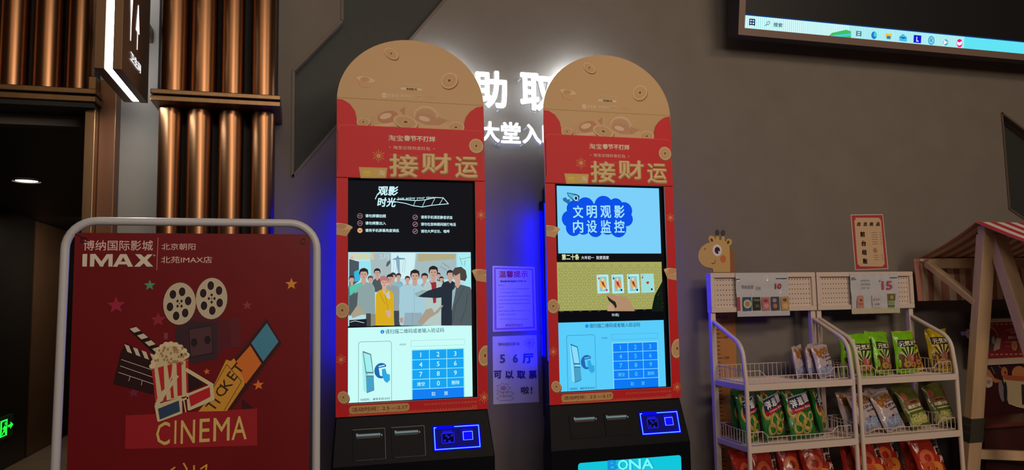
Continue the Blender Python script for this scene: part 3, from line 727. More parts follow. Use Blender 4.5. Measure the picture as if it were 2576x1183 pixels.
def keypad_ui(g, pal):
    bg, key, key2, ink, line_, pale = pal
    g.rrect_uv(SX0-.01, SZ0-.01, SX1+.01, g.uv(1035, 821)[1], .001, bg, 1)
    g.text('请扫描二维码或者输入验证码', 970, 1118, 832.5, 11.5, ink, 4, bold=.004)
    g.ell(962, 835, 4.8, 4.8, key2, 3); g.text('i', 961.3, 962.9, 834.8, 6, bg, 5)
    a = g.uv(902, 861); b = g.uv(985, 1008)
    g.rrect_uv(a[0]-.0008, SZ0-.03, b[0]+.0008, a[1]+.0008, .010, line_, 2); g.rrect_uv(a[0]+.0006, SZ0-.03, b[0]-.0006, a[1]-.0006, .009, bg, 3)
    K = lambda x, y: (870+x*.17755, 820+y*.17755)
    def pk(pts, c, l): g.poly([K(*p) for p in pts], c, l)
    pk([(225, 380), (240, 360), (285, 655), (285, 710), (298, 950), (250, 925)], pale, 4)
    pk([(238, 356), (357, 400), (392, 668), (403, 915), (296, 955), (285, 700)], line_, 5)
    pk([(250, 380), (346, 412), (382, 655), (290, 652)], pale, 6); pk([(290, 672), (395, 675), (397, 705), (290, 705)], pale, 6)
    pk([(296, 680), (314, 680), (306, 697)], line_, 7); pk([(292, 720), (396, 720), (398, 908), (300, 942)], '48A0C8', 6)
    g.ell(*K(502, 636), 17.5, 19.5, '2468B0', 5); pk([(570, 550), (610, 590), (622, 650), (600, 720), (560, 720)], bg, 6)
    pk([(465, 600), (565, 580), (585, 690), (500, 715), (480, 700)], bg, 7); pk([(462, 572), (548, 552), (552, 565), (466, 586)], bg, 7)
    pk([(510, 615), (560, 605), (580, 680), (622, 690), (625, 770), (580, 810), (545, 780), (515, 710)], '30A8E0', 8)
    g.text('扫码时，请将手机与扫', 907, 981, 1004.5, 6.5, ink, 5, bold=.01, italic=.1)
    g.text('验证码', 1005, 1021, 867, 5, ink, 4)
    a = g.uv(1034, 857.5); b = g.uv(1168.5, 868); 
    g.rrect_uv(a[0], b[1], b[0], a[1], .0008, line_, 2); g.rrect_uv(a[0]+.0006, b[1]+.0006, b[0]-.0006, a[1]-.0006, .0004, bg, 3)
    u0 = g.uv(1036.5, 940)[0]; u1 = g.uv(1167, 940)[0]; v0 = g.uv(1037, 881.5)[1]; v1 = g.uv(1166, 998)[1]
    g.rrect_uv(u0-.003, SZ0-.02, u1+.003, v0+.003, .0005, pale, 3)
    cw = (u1-u0)/3; ch = (v0-v1)/5
    lab = ['1', '2', '3', '4', '5', '6', '7', '8', '9', '清空', '0', '删除']
    for i in range(12):
        r, c = divmod(i, 3); x = u0+c*cw; y = v0-r*ch
        g.rrect_uv(x+.0012, y-ch+.0012, x+cw-.0012, y-.0012, .0005, key, 4)
        v, f, Wd, Hd = glyphs(lab[i], .008, 2); hh = .0185 if len(lab[i]) == 1 else .0155; s_ = hh/Hd
        g.mb.add([g.at(x+cw/2+(p[0]-Wd/2)*s_, y-ch/2+(p[1]-Hd/2)*s_, 6) for p in v], f, g.col(bg))
    g.rrect_uv(u0+.0012, v1+.0006-.012, u1-.0012, v0-4*ch-.0012, .0005, key2, 4)
    for k, t_ in enumerate('取票'):
        v, f, Wd, Hd = glyphs(t_, .0, 2); s_ = .015/Hd
        g.mb.add([g.at(u0+cw*(1.22+.72*k)+(p[0]-Wd/2)*s_, v1+ch*.42+(p[1]-Hd/2)*s_, 6) for p in v], f, g.col(bg))

def person(g, f, hx, hy, hr, coat_, hair, x0, x1, yb, skin='C8A090', face=True, l=5, sh=None):
    hy2 = hy+hr*1.25
    sh = sh or hy2+hr*.6
    g.poly([f(hx-hr*.5, hy2-hr*.3), f(hx+hr*.5, hy2-hr*.3), f(hx+hr*.55, sh+hr*.5), f(hx-hr*.55, sh+hr*.5)], skin, l)
    w_ = x1-x0
    g.poly([f(hx-hr*.6, sh), f(x0+w_*.1, sh+hr*.5), f(x0, sh+hr*1.4), f(x0-w_*.02, yb), f(x1+w_*.02, yb), f(x1, sh+hr*1.4), f(x1-w_*.1, sh+hr*.5), f(hx+hr*.6, sh), f(hx, sh+hr*.7)], coat_, l+1)
    cx, cy = f(hx, hy+hr*.25); k = .1691
    g.ell(*f(hx, hy-hr*.2), hr*k*1.02, hr*k*1.12, hair, l+1)
    g.ell(cx, cy, hr*.82*k, hr*1.05*k, skin, l+2)
    g.poly([f(hx-hr, hy-hr*.2), f(hx-hr*.9, hy-hr*.95), f(hx, hy-hr*1.3), f(hx+hr*.9, hy-hr*.95), f(hx+hr, hy-hr*.2), f(hx+hr*.7, hy-hr*.5), f(hx-hr*.7, hy-hr*.5)], hair, l+3)
    if face and hr > 40:
        for sx in (-.35, .35): g.ell(*f(hx+sx*hr, hy+hr*.1), 1.6*hr/60, .8*hr/60, '40302C', l+3)
        g.ell(*f(hx, hy+hr*.8), 2.0*hr/60, .7*hr/60, '905048', l+3)
        g.poly([f(hx-3, hy+hr*.2), f(hx+3, hy+hr*.2), f(hx+7, hy+hr*.5), f(hx-7, hy+hr*.5)], 'B08878', l+3)
def screen_one(g):
    g.rect(870, 440, 1200, 636, '16161A', 1)
    c = 'C8F4FA'
    g.text('观影', 949, 1002, 480.5, 24, c, 3, bold=.03, italic=.15); g.text('时光', 949, 996, 509, 24, c, 3, bold=.03, italic=.15); g.line([(950, 488), (944, 501)], 2, c, 3)
    g.text('Just enjoy your time', 1000, 1092, 499, 8, c, 3, bold=.01, rot=3)
    ptsa = [(998, 502), (1020, 503), (1045, 505), (1070, 503), (1095, 497), (1115, 498), (1128, 513)]
    ptsb = [(996, 508), (1020, 512), (1040, 518), (1062, 521), (1085, 517), (1105, 515), (1128, 513)]
    g.line(ptsa, 1.8, c, 3); g.line(ptsb, 1.8, c, 3)
    for a, b in ((2, 1), (3, 2), (4, 3), (5, 4)): g.line([ptsa[a], ptsb[a]], 1.2, c, 3)
    for i, (tt, e) in enumerate((('请勿屏摄拍照', 971), ('请勿频繁出入', 971), ('请将手机屏幕亮度调低', 1004))):
        y = 543.5+i*18.3; cc = 'B89098' if i < 2 else 'E8A878'
        g.ell(905.5, y, 6.4, 6.4, cc, 2); g.ell(905.5, y, 5.2, 5.2, '20161C' if i < 2 else 'E8A878', 3); g.line([(902.5, y), (908.5, y)], 1.5, cc if i < 2 else '503020', 4)
        g.text(tt, 919, e, y, 8.5, c, 3, bold=.02)
    for i, (tt, e) in enumerate((('请将手机调至静音状态', 1138.5), ('请勿在放映期间接打电话', 1147), ('请勿大声议论、喧哗', 1131))):
        y = 547+i*17.6
        g.ell(1044.5, y, 6.4, 6.4, 'B89098', 2); g.ell(1044.5, y, 5.2, 5.2, '20161C', 3); g.line([(1041.5, y+2), (1047.5, y-2)], 1.6, 'B89098', 4)
        g.text(tt, 1059, e, y, 8.5, c, 3, bold=.02)
    # movie still
    M = lambda x, y: (860+x*.1691, 630+y*.1691)
    top = g.uv(880, 634.5)[1]; bot = g.uv(880, 821)[1]
    g.poly_uv([(SX0-.01, bot), (SX1+.01, bot), (SX1+.01, top), (SX0-.01, top)], 'B4DCE6', 2)
    def pm(p, c, l): g.poly([M(*q) for q in p], c, l)
    pm([(110, 130), (255, 170), (250, 460), (110, 560)], '4A5660', 3); pm([(180, 320), (240, 290), (280, 350), (270, 450), (190, 470)], '3CB4DC', 4)
    pm([(255, 40), (420, 40), (440, 400), (280, 380)], '98E4F0', 3); pm([(420, 40), (720, 40), (735, 200), (730, 420), (440, 420)], 'A8BCC0', 3)
    pm([(735, 40), (1090, 40), (1080, 230), (1000, 420), (735, 420)], 'D0F0F4', 3); pm([(1110, 50), (1700, 50), (1710, 430), (1100, 430), (1085, 230)], 'A4BCC0', 3)
    pm([(1130, 50), (1690, 60), (1680, 130), (1130, 170)], 'B4AC84', 4); pm([(1720, 40), (1940, 40), (1940, 700), (1850, 560), (1730, 330)], 'A8ECF0', 3)
    pm([(755, 130), (810, 110), (830, 70), (850, 110), (940, 120), (940, 135), (755, 140)], '7098B0', 5); pm([(800, 140), (860, 140), (865, 380), (840, 380)], '8CA8C0', 5)
    for x in (760, 800, 900, 930): g.line([M(x+20, 140), M(x, 330)], .8, '90B4C0', 5)
    for a_, b_ in (((1500, 190), (1600, 260)), ((1460, 240), (1560, 300)), ((1770, 130), (1930, 100)), ((1750, 100), (1790, 220)), ((1835, 150), (1820, 230))): g.line([M(*a_), M(*b_)], 1, '607880', 5)
    pm([(655, 240), (670, 180), (720, 140), (720, 190), (680, 240)], '506070', 5)
    person(g, M, 146, 430, 42, '687478', '3A3434', 90, 210, 900, l=5, face=False)
    person(g, M, 425, 430, 40, 'B0B4A8', '5A4840', 380, 470, 620, l=5, face=False)
    person(g, M, 525, 330, 48, '50585C', '2A2426', 450, 620, 620, l=6)
    person(g, M, 760, 390, 46, '88B8C8', '3A3436', 680, 900, 800, l=6, face=False)
    person(g, M, 843, 390, 38, '88A8B8', '3A3030', 790, 910, 800, l=5, face=False)
    person(g, M, 975, 430, 38, 'A8B4B4', '3C3030', 930, 1020, 620, l=5, face=False)
    person(g, M, 1230, 400, 48, '98ACB0', '2C2628', 1160, 1290, 700, l=6, face=False)
    person(g, M, 1435, 370, 30, '405068', '302C30', 1400, 1520, 620, l=5, face=False)
    person(g, M, 1480, 430, 32, '3C4454', '302C30', 1440, 1540, 620, l=5, face=False)
    person(g, M, 715, 420, 50, '90A0A4', '2C2628', 640, 850, 1120, l=7)
    pm([(770, 900), (850, 900), (860, 1120), (780, 1120)], '404850', 9)
    person(g, M, 325, 350, 66, '8CA4A4', '2C2628', 190, 490, 960, l=8)
    pm([(360, 940), (430, 940), (440, 1130), (355, 1130)], '484848', 11); pm([(430, 950), (500, 950), (500, 1120), (430, 1130)], '8C8C78', 11)
    person(g, M, 1360, 320, 68, 'B4C8C4', '2A2426', 1210, 1540, 1120, l=7)
    pm([(1296, 425), (1330, 480), (1400, 470), (1405, 520), (1400, 780), (1360, 790), (1330, 520)], '98303C', 10)
    person(g, M, 1085, 375, 68, 'A4CCD8', '2A2628', 880, 1230, 1120, l=10)
    pm([(860, 560), (935, 500), (930, 1060), (850, 1060)], 'A4CCD8', 12); pm([(850, 1010), (910, 1000), (905, 1075), (870, 1080)], 'B89888', 12)
    pm([(935, 930), (1190, 930), (1190, 1120), (915, 1120)], '94ACB8', 12); g.line([M(1075, 570), M(1080, 920)], .8, '88A8B4', 13); g.line([M(1050, 920), M(1050, 1110)], 1, '7C94A0', 13)
    # yellow coat figure with cap
    person(g, M, 630, 470, 60, 'D8AC20', 'B07070', 505, 770, 1120, l=12, skin='D0AC98')
    pm([(560, 440), (565, 400), (600, 378), (640, 380), (670, 420), (710, 440), (690, 452), (600, 452)], 'B87878', 17)
    g.line([M(640, 640), M(690, 900)], 1, 'A07C10', 16); g.line([M(560, 640), M(640, 800)], 1, 'A07C10', 16); pm([(645, 900), (720, 880), (730, 980), (690, 1010)], 'D0AC98', 16); pm([(600, 600), (660, 640), (700, 600), (720, 720), (680, 720)], 'C0C8C0', 15)
    # dark figure reaching out with one arm
    person(g, M, 1610, 360, 52, '28303C', '30282A', 1480, 1700, 1120, l=12, face=False)
    pm([(1130, 690), (1280, 600), (1480, 540), (1560, 490), (1620, 690), (1400, 710), (1200, 700)], '28303C', 15); pm([(1080, 640), (1200, 590), (1270, 600), (1200, 690), (1110, 690)], '90B0B0', 15)
    pm([(1120, 1080), (1250, 880), (1340, 860), (1370, 930), (1480, 820), (1510, 820), (1430, 930), (1300, 1010), (1200, 1110)], 'A89C88', 15)
    # man at the right with long hair
    person(g, M, 1720, 370, 76, '505C60', '4C4644', 1640, 1935, 1120, l=16, face=False)
    pm([(1630, 330), (1680, 260), (1770, 245), (1840, 300), (1858, 400), (1830, 460), (1760, 440), (1755, 340), (1690, 380), (1640, 340)], '4A4442', 21)
    g.line([M(1810, 560), M(1690, 800), M(1640, 1080)], 1.2, '384448', 20); g.line([M(1870, 640), M(1830, 900), M(1760, 1080)], 1.2, '384448', 20); pm([(1640, 600), (1700, 540), (1660, 760), (1630, 900)], '98B4BC', 20)
    # waving sleeve and blur at the left
    pm([(110, 540), (270, 480), (290, 520), (120, 680)], '58C4A8', 13); pm([(110, 680), (240, 620), (220, 900), (110, 980)], '505C60', 12); pm([(130, 960), (230, 815), (320, 880), (345, 940), (160, 1010)], 'A8A088', 14)
    pm([(110, 1040), (370, 1020), (365, 1130), (110, 1135)], '1C2228', 15); g.line([M(120, 1070), M(200, 1050), M(330, 1080)], 1.4, 'D0E0F0', 16)
    g.text('红毯先生', 881, 942, 645, 17, 'E8CC90', 24, bold=.03); g.text('2月', 954, 978, 646, 13, 'C8DCE0', 24); g.text('THE MOVIE EMPEROR', 892, 929, 655.5, 3, 'F4F4F4', 24)
    pm([(130, 90), (165, 90), (165, 130), (130, 130)], 'D88040', 5)
def screen_two(g):                     # traced on the right kiosk itself
    g.rect(1400, 455, 1700, 638, '7CD0FA', 1)
    S = lambda x, y: (1400+x*.3043, 460+y*.3043)
    bl_ = '0C50E8'
    for (x, y, r) in ((110, 300, 70), (150, 215, 70), (240, 195, 75), (390, 190, 82), (490, 190, 62), (560, 230, 70), (575, 300, 60), (510, 380, 72), (320, 385, 65), (220, 370, 60), (140, 375, 66), (420, 360, 70), (340, 290, 120), (240, 290, 110), (470, 290, 110)): g.ell(*S(x, y), r*.3043, r*.3043, bl_, 2)
    for row, yc in (('文明观影', 240), ('内设监控', 362)):
        for ch, x0, x1 in zip(row, (135, 248, 362, 476), (220, 333, 450, 562)): a = S(x0, yc); b = S(x1, yc); g.text(ch, a[0], b[0], a[1], 32, 'A0E4FC', 5, bold=.02)
    def ps(p, c, l): g.poly([S(*q) for q in p], c, l)
    ps([(85, 80), (165, 95), (190, 110), (185, 145), (145, 155), (95, 110)], '1C4C78', 4); ps([(92, 86), (150, 100), (140, 140), (100, 108)], '58B8E0', 5); g.ell(*S(160, 128), 6, 7, 'BCE8FC', 5); g.ell(*S(160, 128), 3.6, 4.4, '103050', 6)
    ps([(50, 130), (75, 120), (90, 140), (110, 135), (112, 148), (95, 178), (80, 165), (55, 150)], '2870A0', 4)
    g.rect(1400, 638, 1700, 659, '101014', 2); g.rect(1400, 659, 1700, 786, 'A8A860', 1); g.rect(1400, 783, 1700, 812, '0C0C10', 2)
    a = g.uv(1413, 784.5); b = g.uv(1676, 659)
    cr_ = .0125; x = a[0]; k = 0
    while x < b[0]-.008:                 # interlaced rosette pattern of the table cloth
        y = a[1]+(.012 if k % 2 else 0)+.006
        while y < b[1]-.010:
            for i in range(8):
                tt = i*PI/4; p = (x+.0085*math.cos(tt), y+.0085*math.sin(tt)); n_ = (-math.sin(tt)*.0017, math.cos(tt)*.0017); q = (x+.0045*math.cos(tt), y+.0045*math.sin(tt))
                g.poly_uv([q, (p[0]+n_[0], p[1]+n_[1]), (p[0]-n_[0], p[1]-n_[1])], '6C7444', 3)
            y += .024
        x += .0208; k += 1
    ps([(895, 775), (850, 860), (812, 930), (795, 1000), (785, 1065), (895, 1065)], '101C14', 3)
    for (x0, y0, x1, y1, col_, kk) in ((330, 760, 434, 916, 'E8B860', 'J'), (452, 760, 556, 916, 'E89860', 'Q'), (580, 756, 686, 914, 'D8B070', 'K'), (695, 753, 806, 909, None, 'A')):
        dx_ = 6; ps([(x0, y0), (x1-dx_, y0-2), (x1+4, y1-3), (x0+8, y1+2)], 'A4E0E4', 4); ps([(x0+5, y0+5), (x1-dx_-5, y0+3), (x1-1, y1-8), (x0+12, y1-4)], 'B8ECEC' if col_ else '9CDCD8', 5)
        cx, cy = (x0+x1)/2+2, (y0+y1)/2
        if col_:
            ps([(x0+22, y0+18), (x1-22, y0+16), (x1-16, y1-20), (x0+26, y1-16)], '88C8D0', 6)
            ps([(cx-26, cy-25), (cx, cy-50), (cx+26, cy-25), (cx+26, cy+25), (cx, cy+50), (cx-26, cy+25)], col_, 7); ps([(cx-20, cy-30), (cx+8, cy-5), (cx+22, cy+35), (cx-6, cy+8)], 'B04838', 8)
            g.ell(*S(cx-4, cy-38), 2.6, 3.2, 'E8D8B8', 9); g.ell(*S(cx+6, cy+38), 2.6, 3.2, 'E8D8B8', 9); ps([(cx-4, cy-20), (cx+6, cy-16), (cx-2, cy+14)], '303848', 9)
        else:
            g.ell(*S(cx-5, cy-7), 2.2, 2.2, 'B02838', 7); g.ell(*S(cx+5, cy-7), 2.2, 2.2, 'B02838', 7); ps([(cx-12, cy-5), (cx+12, cy-5), (cx, cy+10)], 'B02838', 7)
        g.text(kk, S(x0+16, 0)[0], None, S(0, y0+16)[1], 4.2, 'A02838' if kk in 'JA' else '203040', 8); 
        g.ell(*S(x0+18 if kk != 'A' else x0+14, y0+32), 2, 2.4, 'C03040' if kk in 'JA' else '182028', 8)
        g.ell(*S(x1-20, y1-28), 2.4, 2.8, 'C03040' if kk == 'J' else '182028', 8)
    ps([(408, 922), (440, 920), (520, 940), (570, 945), (610, 985), (645, 1062), (420, 1062), (418, 1015), (450, 1000), (480, 1030), (496, 1010), (470, 985), (425, 965)], 'B08C6C', 9)
    ps([(415, 935), (450, 965), (485, 985), (497, 1020), (488, 1040), (470, 1010), (430, 975)], '28201C', 10); ps([(418, 1018), (450, 1000), (470, 1035), (478, 1062), (422, 1062)], 'C09C7C', 11)
    g.text('第二十条', 1413, 1457, 647, 15, 'E0E8B0', 5, bold=.03); g.text('大年初一  我爱我家', 1462, 1532, 648.5, 9, 'E4E8F0', 5, bold=.01); g.text('你是J', 1538.5, 1556.5, 793, 8.5, 'D8E8F4', 5)

def kiosk(dx, label, scr, pal, brand):
    k = thing('ticket_kiosk', label, 'ticket kiosk', ((KX0+KX1)/2+dx, YK+.12, 0))
    sh = lambda v: (v[0]+dx, v[1], v[2])
    # body behind the printed header
    i_ = .018; xa, xb = KX0+i_+dx, KX1-i_+dx; zt2 = P(846, 432, YK).z
    n = 6; r = .05; prof = [(xa, KZ0-.1), (xb, KZ0-.1)]
    for cx, s0 in ((xb-r, 0), (xa+r, 90)):
        for j in range(n+1): a_ = math.radians(s0+90*j/n); prof.append((cx+r*math.cos(a_), zt2-r+r*math.sin(a_)))
    MB().slab([prof], W3, YK+.028, YK+.10, m_kb).build('head_housing', k, bevel=.003)
    MB().box((KX0+.088+dx, YK+.10, KZ0-.1), (KX1-.088+dx, YK+.37, zt2-.05), m_kb).build('rear_housing', k, bevel=.004)
    # printed header board with its screen opening
    arc = [(KX0+dx, KZ0), (KX1+dx, KZ0)]+[((KX0+KX1)/2+dx+RX*math.cos(j*PI/40), ZS+RZ*math.sin(j*PI/40)) for j in range(41)]
    hole = [(SX0-.003+dx, SZ0-.003), (SX1+.008+dx, SZ0-.003), (SX1+.008+dx, SZ1+.003), (SX0-.003+dx, SZ1+.003)]
    ym = YK
    g = G((0, ym, 0), dx=dx, eps=.0003, clip=(KX0, KX1, KZ0, 9))
    g.mb.slab([arc, hole], W3, ym, ym+.006, m_pan, m_foam)
    zg = g.uv(1030, 322)[1]
    gp = [(KX1, zg), (KX0, zg)][::-1]
    gp = [(KX0, zg), (KX1, zg)]+[((KX0+KX1)/2+RX*math.cos(j*PI/40), ZS+RZ*math.sin(j*PI/40)) for j in range(41)]
    g.poly_uv(gp, mat('panel_gold', GOLD, .45, spec=.4), 1)
    zf = g.uv(1030, 256)[1]; g.poly_uv([(KX0, zf), (KX1, zf), (KX1, zf+.0022), (KX0, zf+.0022)], 'B88C58', 2)
    # lobes of the envelope
    for s_, pts in ((1, [(846, 249), (862, 251), (880, 262), (893, 280), (897, 297), (898, 330), (846, 330)]), (-1, [(1215, 268), (1198, 271), (1183, 281), (1172, 295), (1168, 310), (1168, 335), (1218, 335)])):
        g.poly(pts, m_pan, 12)
    H_ = lambda x, y: (820+x*.3297, 80+y*.3297)
    def ph(p, c, l): g.poly([H_(*q) for q in p], c, l)
    coin(g, 984, 135, 19, 12, -32); coin(g, 1130, 203, 23, 19, 38); ingot(g, 920, 204, .95)
    # treasure heap above the pocket
    ph([(240, 715), (245, 670), (330, 650), (370, 640), (430, 600), (520, 600), (600, 570), (640, 640), (660, 620), (720, 570), (790, 562), (850, 610), (860, 650), (930, 680), (1000, 680), (1050, 690), (1055, 780), (240, 760)], 'D4AA80', 3)
    g.ell(*H_(765, 640), 31, 25, 'E0BC94', 4); g.ell(*H_(762, 645), 26, 20, 'CDA27A', 5); ph([(520, 600), (605, 568), (635, 590), (635, 700), (560, 690)], 'D8AE86', 4); ph([(560, 600), (605, 572), (600, 640)], 'C49468', 5)
    g.ell(*H_(480, 660), 34, 21, 'DCAE88', 5, 20); g.ell(*H_(470, 650), 26, 15, 'C88E6C', 6, 18); g.ell(*H_(455, 645), 15, 7, 'E8C8A4', 7, 18)
    ph([(360, 640), (375, 712), (560, 690), (600, 660), (560, 720), (370, 730)], 'E4C098', 7)
    g.ell(*H_(770, 675), 30, 16, 'CC9878', 6, -12); g.ell(*H_(750, 665), 14, 6, 'E8C8AA', 7, -12); ph([(690, 680), (760, 712), (860, 715), (930, 680), (920, 770), (680, 740)], 'DEB48C', 7); ph([(850, 650), (935, 680), (860, 712)], 'C89870', 8)
    coin(g, *H_(285, 690), 17, 11, 5, 7); coin(g, *H_(607, 690), 31, 16, -12, 9); coin(g, *H_(990, 730), 22, 14, 5, 8)
    # pocket
    zp = g.uv(1032, 323)[1]
    g.rrect_uv(KX0+.006, SZ1+.004, KX1-.006, zp+.002, .018, 'E8604C', 17); g.rrect_uv(KX0+.007, SZ1+.004, KX1-.007, zp, .018, m_pan, 18)
    g.poly_uv([(KX0, SZ1+.004), (KX1, SZ1+.004), (KX1, SZ1+.03), (KX0, SZ1+.03)], m_pan, 19)
    cw_ = 'F0DCC8'
    g.text('淘宝扫码领红包', 1007, 1061, 213.5, 6.5, 'E8CCA0', 3, bold=.01); g.rrect(1007, 220, 1062, 229, 4, 'EAD2AC', 3)
    g.text('淘宝搜红包', 1022, 1049, 224.5, 5, '503020', 5, bold=.03)
    g.rrect(961, 234, 972, 246, 3, 'F0DCC0', 3); g.ell(966.6, 239.6, 3.4, 3.4, gold, 4); g.ell(966.6, 239.6, 2.3, 2.3, 'F0DCC0', 5); g.text('淘票票', 974, 1002, 241, 9.5, 'F0DCC0', 3, bold=.006)
    g.text('BONA', 1009, 1033, 241, 7, 'F0DCC0', 3, bold=.01); g.text('影城', 1034, 1042, 241, 6, 'F0DCC0', 3); g.text('博纳国际影城', 1013, 1038, 248.3, 3, 'F0DCC0', 3)
    g.rrect(1049, 238, 1060, 250, 1, 'DEBE94', 3); g.text('博纳', 1050, 1059, 244, 6, gold, 5); g.text('传奇国影城', 1064, 1106, 246, 7, 'DEBE94', 3)
    # printed slogans
    g.text('淘宝', 976.5, 1014, 348.3, 15, cw_, 21, bold=.012); g.text('春节不打烊', 1016, 1094.5, 350, 14.5, cw_, 21, bold=.04)
    g.text('淘宝出钱你发红包', 989, 1082, 373.5, 9, cw_, 21); g.star(980, 371.5, 3, 'E8A070', 21, k=4); g.star(1091, 375.5, 3, 'E8A070', 21, k=4)
    for ch, a_, b_, yc, hh in (('接', 978, 1053, 418, 60), ('财', 1058, 1136, 412, 53), ('运', 1143, 1202, 422, 55)):
        g.text(ch, a_+1, b_+1, yc+2.5, hh, 'A06038', 20, bold=.04); g.text(ch, a_, b_, yc, hh, 'CCA068', 21.5, bold=.034); g.text(ch, a_+2, b_-3, yc-1.2, hh-4, 'E8CC98', 23, bold=.008)
    coin(g, 1197, 368, 18, 18, 0, 21); g.burst(952, 393, 16, 'E8A060', 20); g.poly_uv([(g.uv(976, 391)[0], g.uv(976, 391)[1]), (g.uv(1170, 391)[0], g.uv(976, 391)[1]), (g.uv(1170, 391)[0], g.uv(976, 391)[1]+.0018), (g.uv(976, 391)[0], g.uv(976, 391)[1]+.0018)], 'E4604C', 19)
    g.poly([(902, 421), (974, 423), (971, 449), (907, 449)], 'D8B070', 20); g.poly([(905, 424), (971, 426), (969, 447), (909, 447)], 'E0BC6C', 21); g.rrect(913, 430, 932, 444, 1, 'E8C850', 22); g.text('淘', 952, 967, 436, 14, 'F4E8C8', 23, bold=.01); g.line([(914, 433), (930, 434)], 1.2, 'F4E8B0', 23)
    # side strips
    L = 3
    ingot(g, 860, 574, 1.1, L); coin(g, 861, 781, 17, 19, 0, L); g.burst(858, 905, 14, 'E89860', L); coin(g, 864, 1000, 14, 16, 30, L)
    g.burst(1210, 541, 13, 'E89860', L); ingot(g, 1213, 690, 1.1, L); coin(g, 1220, 895, 17, 26, -12, L); g.burst(1218, 1000, 15, 'E89860', L)
    # foot of the board
    a_ = g.uv(878, 1022); b_ = g.uv(1030, 1034)
    g.rrect_uv(a_[0], b_[1], b_[0], a_[1], .012, 'D0A468', 4); g.text('活动时间：2.5 —2.17', 886, 1026, 1027.5, 10.5, '78281C', 6, bold=.01)
    u0 = g.uv(877, 1040)[0]; u1 = g.uv(1200, 1025)[0]; vz = g.uv(1036, 1034)[1]; nz = 46
    for i in range(nz):
        x = u0+(u1-u0)*i/nz; s_ = (u1-u0)/nz
        g.poly_uv([(x, vz-.006), (x+s_/2, vz+.004), (x+s_, vz-.006), (x+s_*.72, vz-.006), (x+s_/2, vz), (x+s_*.28, vz-.006)], 'E87858', 4)
    g.poly_uv([(u0, vz-.008), (u1, vz-.008), (u1, vz-.0065), (u0, vz-.0065)], 'E87858', 4)
    g.text('活动详情见淘宝站内活动与规则页面', 1067, 1200, 1014.5, 5, 'E8806C', 4); g.text('TOP', 1186, 1200, 1022, 5, 'E8806C', 4)
    hb = g.mb.build('header_board', k)
    # screen
    ys = YK+.020
    MB().slab([[(SX0-.02+dx, SZ0-.02), (SX1+.03+dx, SZ0-.02), (SX1+.03+dx, SZ1+.02), (SX0-.02+dx, SZ1+.02)]], W3, ys, ys+.012, mat('screen_bezel', (8, 9, 20), .5, spec=.1)).build('bezel', k)
    sx1 = SX1-.006
    g = G((0, ys-.0012, 0), dx=dx, eps=.0002, clip=(SX0-.001, sx1-.003, SZ0-.001, SZ1-.004), mk=E)
    keypad_ui(g, pal)
    if scr == 1: screen_one(g)
    else:
        g2 = G((0, ys-.0012, 0), eps=.0002, clip=(SX0-.001+dx, sx1-.003+dx, g.uv(1035, 822)[1], SZ1-.004), mk=E)
        screen_two(g2); g.mb.add(g2.mb.v, g2.mb.f, m_kb); g.mb.m[-len(g2.mb.m):] = g2.mb.m
    g.mb.build('screen', k)
    # lower cabinet: tapering console then upright front
    fl = .015; zc = P(1745-560, 1115, YK-.035).z
    zc = KZ0-.175
    yf0, yf1, yb2 = YK+.012, YK-.040, YK+.06
    A = [(KX0+dx, yf0, KZ0), (KX1+dx, yf0, KZ0), (KX1+fl+dx, yf1, zc), (KX0-fl+dx, yf1, zc), (KX0-fl+dx, yf1, 0), (KX1+fl+dx, yf1, 0)]
    Bk = [(a[0], yb2, a[2]) for a in A]
    mb = MB().add(A+Bk, [(0, 1, 2, 3), (3, 2, 5, 4), (7, 6, 9, 8), (8, 9, 10, 11), (0, 6, 7, 1), (1, 7, 8, 2), (2, 8, 11, 5), (0, 3, 9, 6), (3, 4, 10, 9), (4, 5, 11, 10)], m_kb)
    mb.build('cabinet', k, bevel=.004)
    MB().box((KX0+.09+dx, YK+.055, 0), (KX1-.09+dx, YK+.36, KZ0-.1), m_kb).build('cabinet_rear', k, bevel=.004)
    vv_ = (Vector(A[0])-Vector(A[3])); vv_.x = 0
    def GP(mk, off=0.): 
        return G(Vector((0, yf0, KZ0))+Vector((0, -1, 0))*off, (1, 0, 0), vv_, eps=.0005, mk=mk)
    base_dx = dx if scr != 1 else 0
    # printer doors
    specs = [((887, 1083, 968, 1155), (896, 1092.5, 957, 1101)), ((984, 1077, 1067, 1147), (993, 1085, 1052, 1093))] if scr == 1 else [((1430, 1046, 1508, 1100), (1444, 1051, 1496, 1060)), ((1518, 1041, 1584, 1094), (1525, 1046, 1576, 1055))]
    m_seam = mat('seam_grey', (70, 66, 68), .4)
    for door, slot in specs:
        g = GP(D, .002); a_ = g.uv(door[0], door[1]); b_ = g.uv(door[2], door[1]-6); c_ = g.uv(door[2], door[3])
        x0_, x1_, z1_, z0_ = a_[0], b_[0], (a_[1]+b_[1])/2, c_[1]
        def q3(a, b, d): return g.at(a, b)+g.n*(-d)
        g.mb.slab([[(x0_, z0_), (x1_, z0_), (x1_, z1_), (x0_, z1_)]], q3, -.001, .004, mat('door_black', (5, 7, 14), .5, spec=.12), m_kb)
        sm = 'seam'
        if scr == 1:
            for r_ in ((x0_, z1_-.0012, x1_, z1_+.0012), (x1_-.001, z0_, x1_+.001, z1_), (x0_+.01, z0_, x1_, z0_+.001)): g.poly_uv([(r_[0], r_[1]), (r_[2], r_[1]), (r_[2], r_[3]), (r_[0], r_[3])], m_seam, 4)
        d_ = g.mb.build('printer_door', k)
        g = GP(lambda c: E(c, .55), .0045); g.rect(*slot, mat('slot_dark', (3, 3, 4), .5), 1)
        s0 = g.uv(slot[0], slot[3]); s1 = g.uv(slot[2], slot[1])
        zz = g.uv(slot[0], (slot[1]+slot[3])/2)[1]
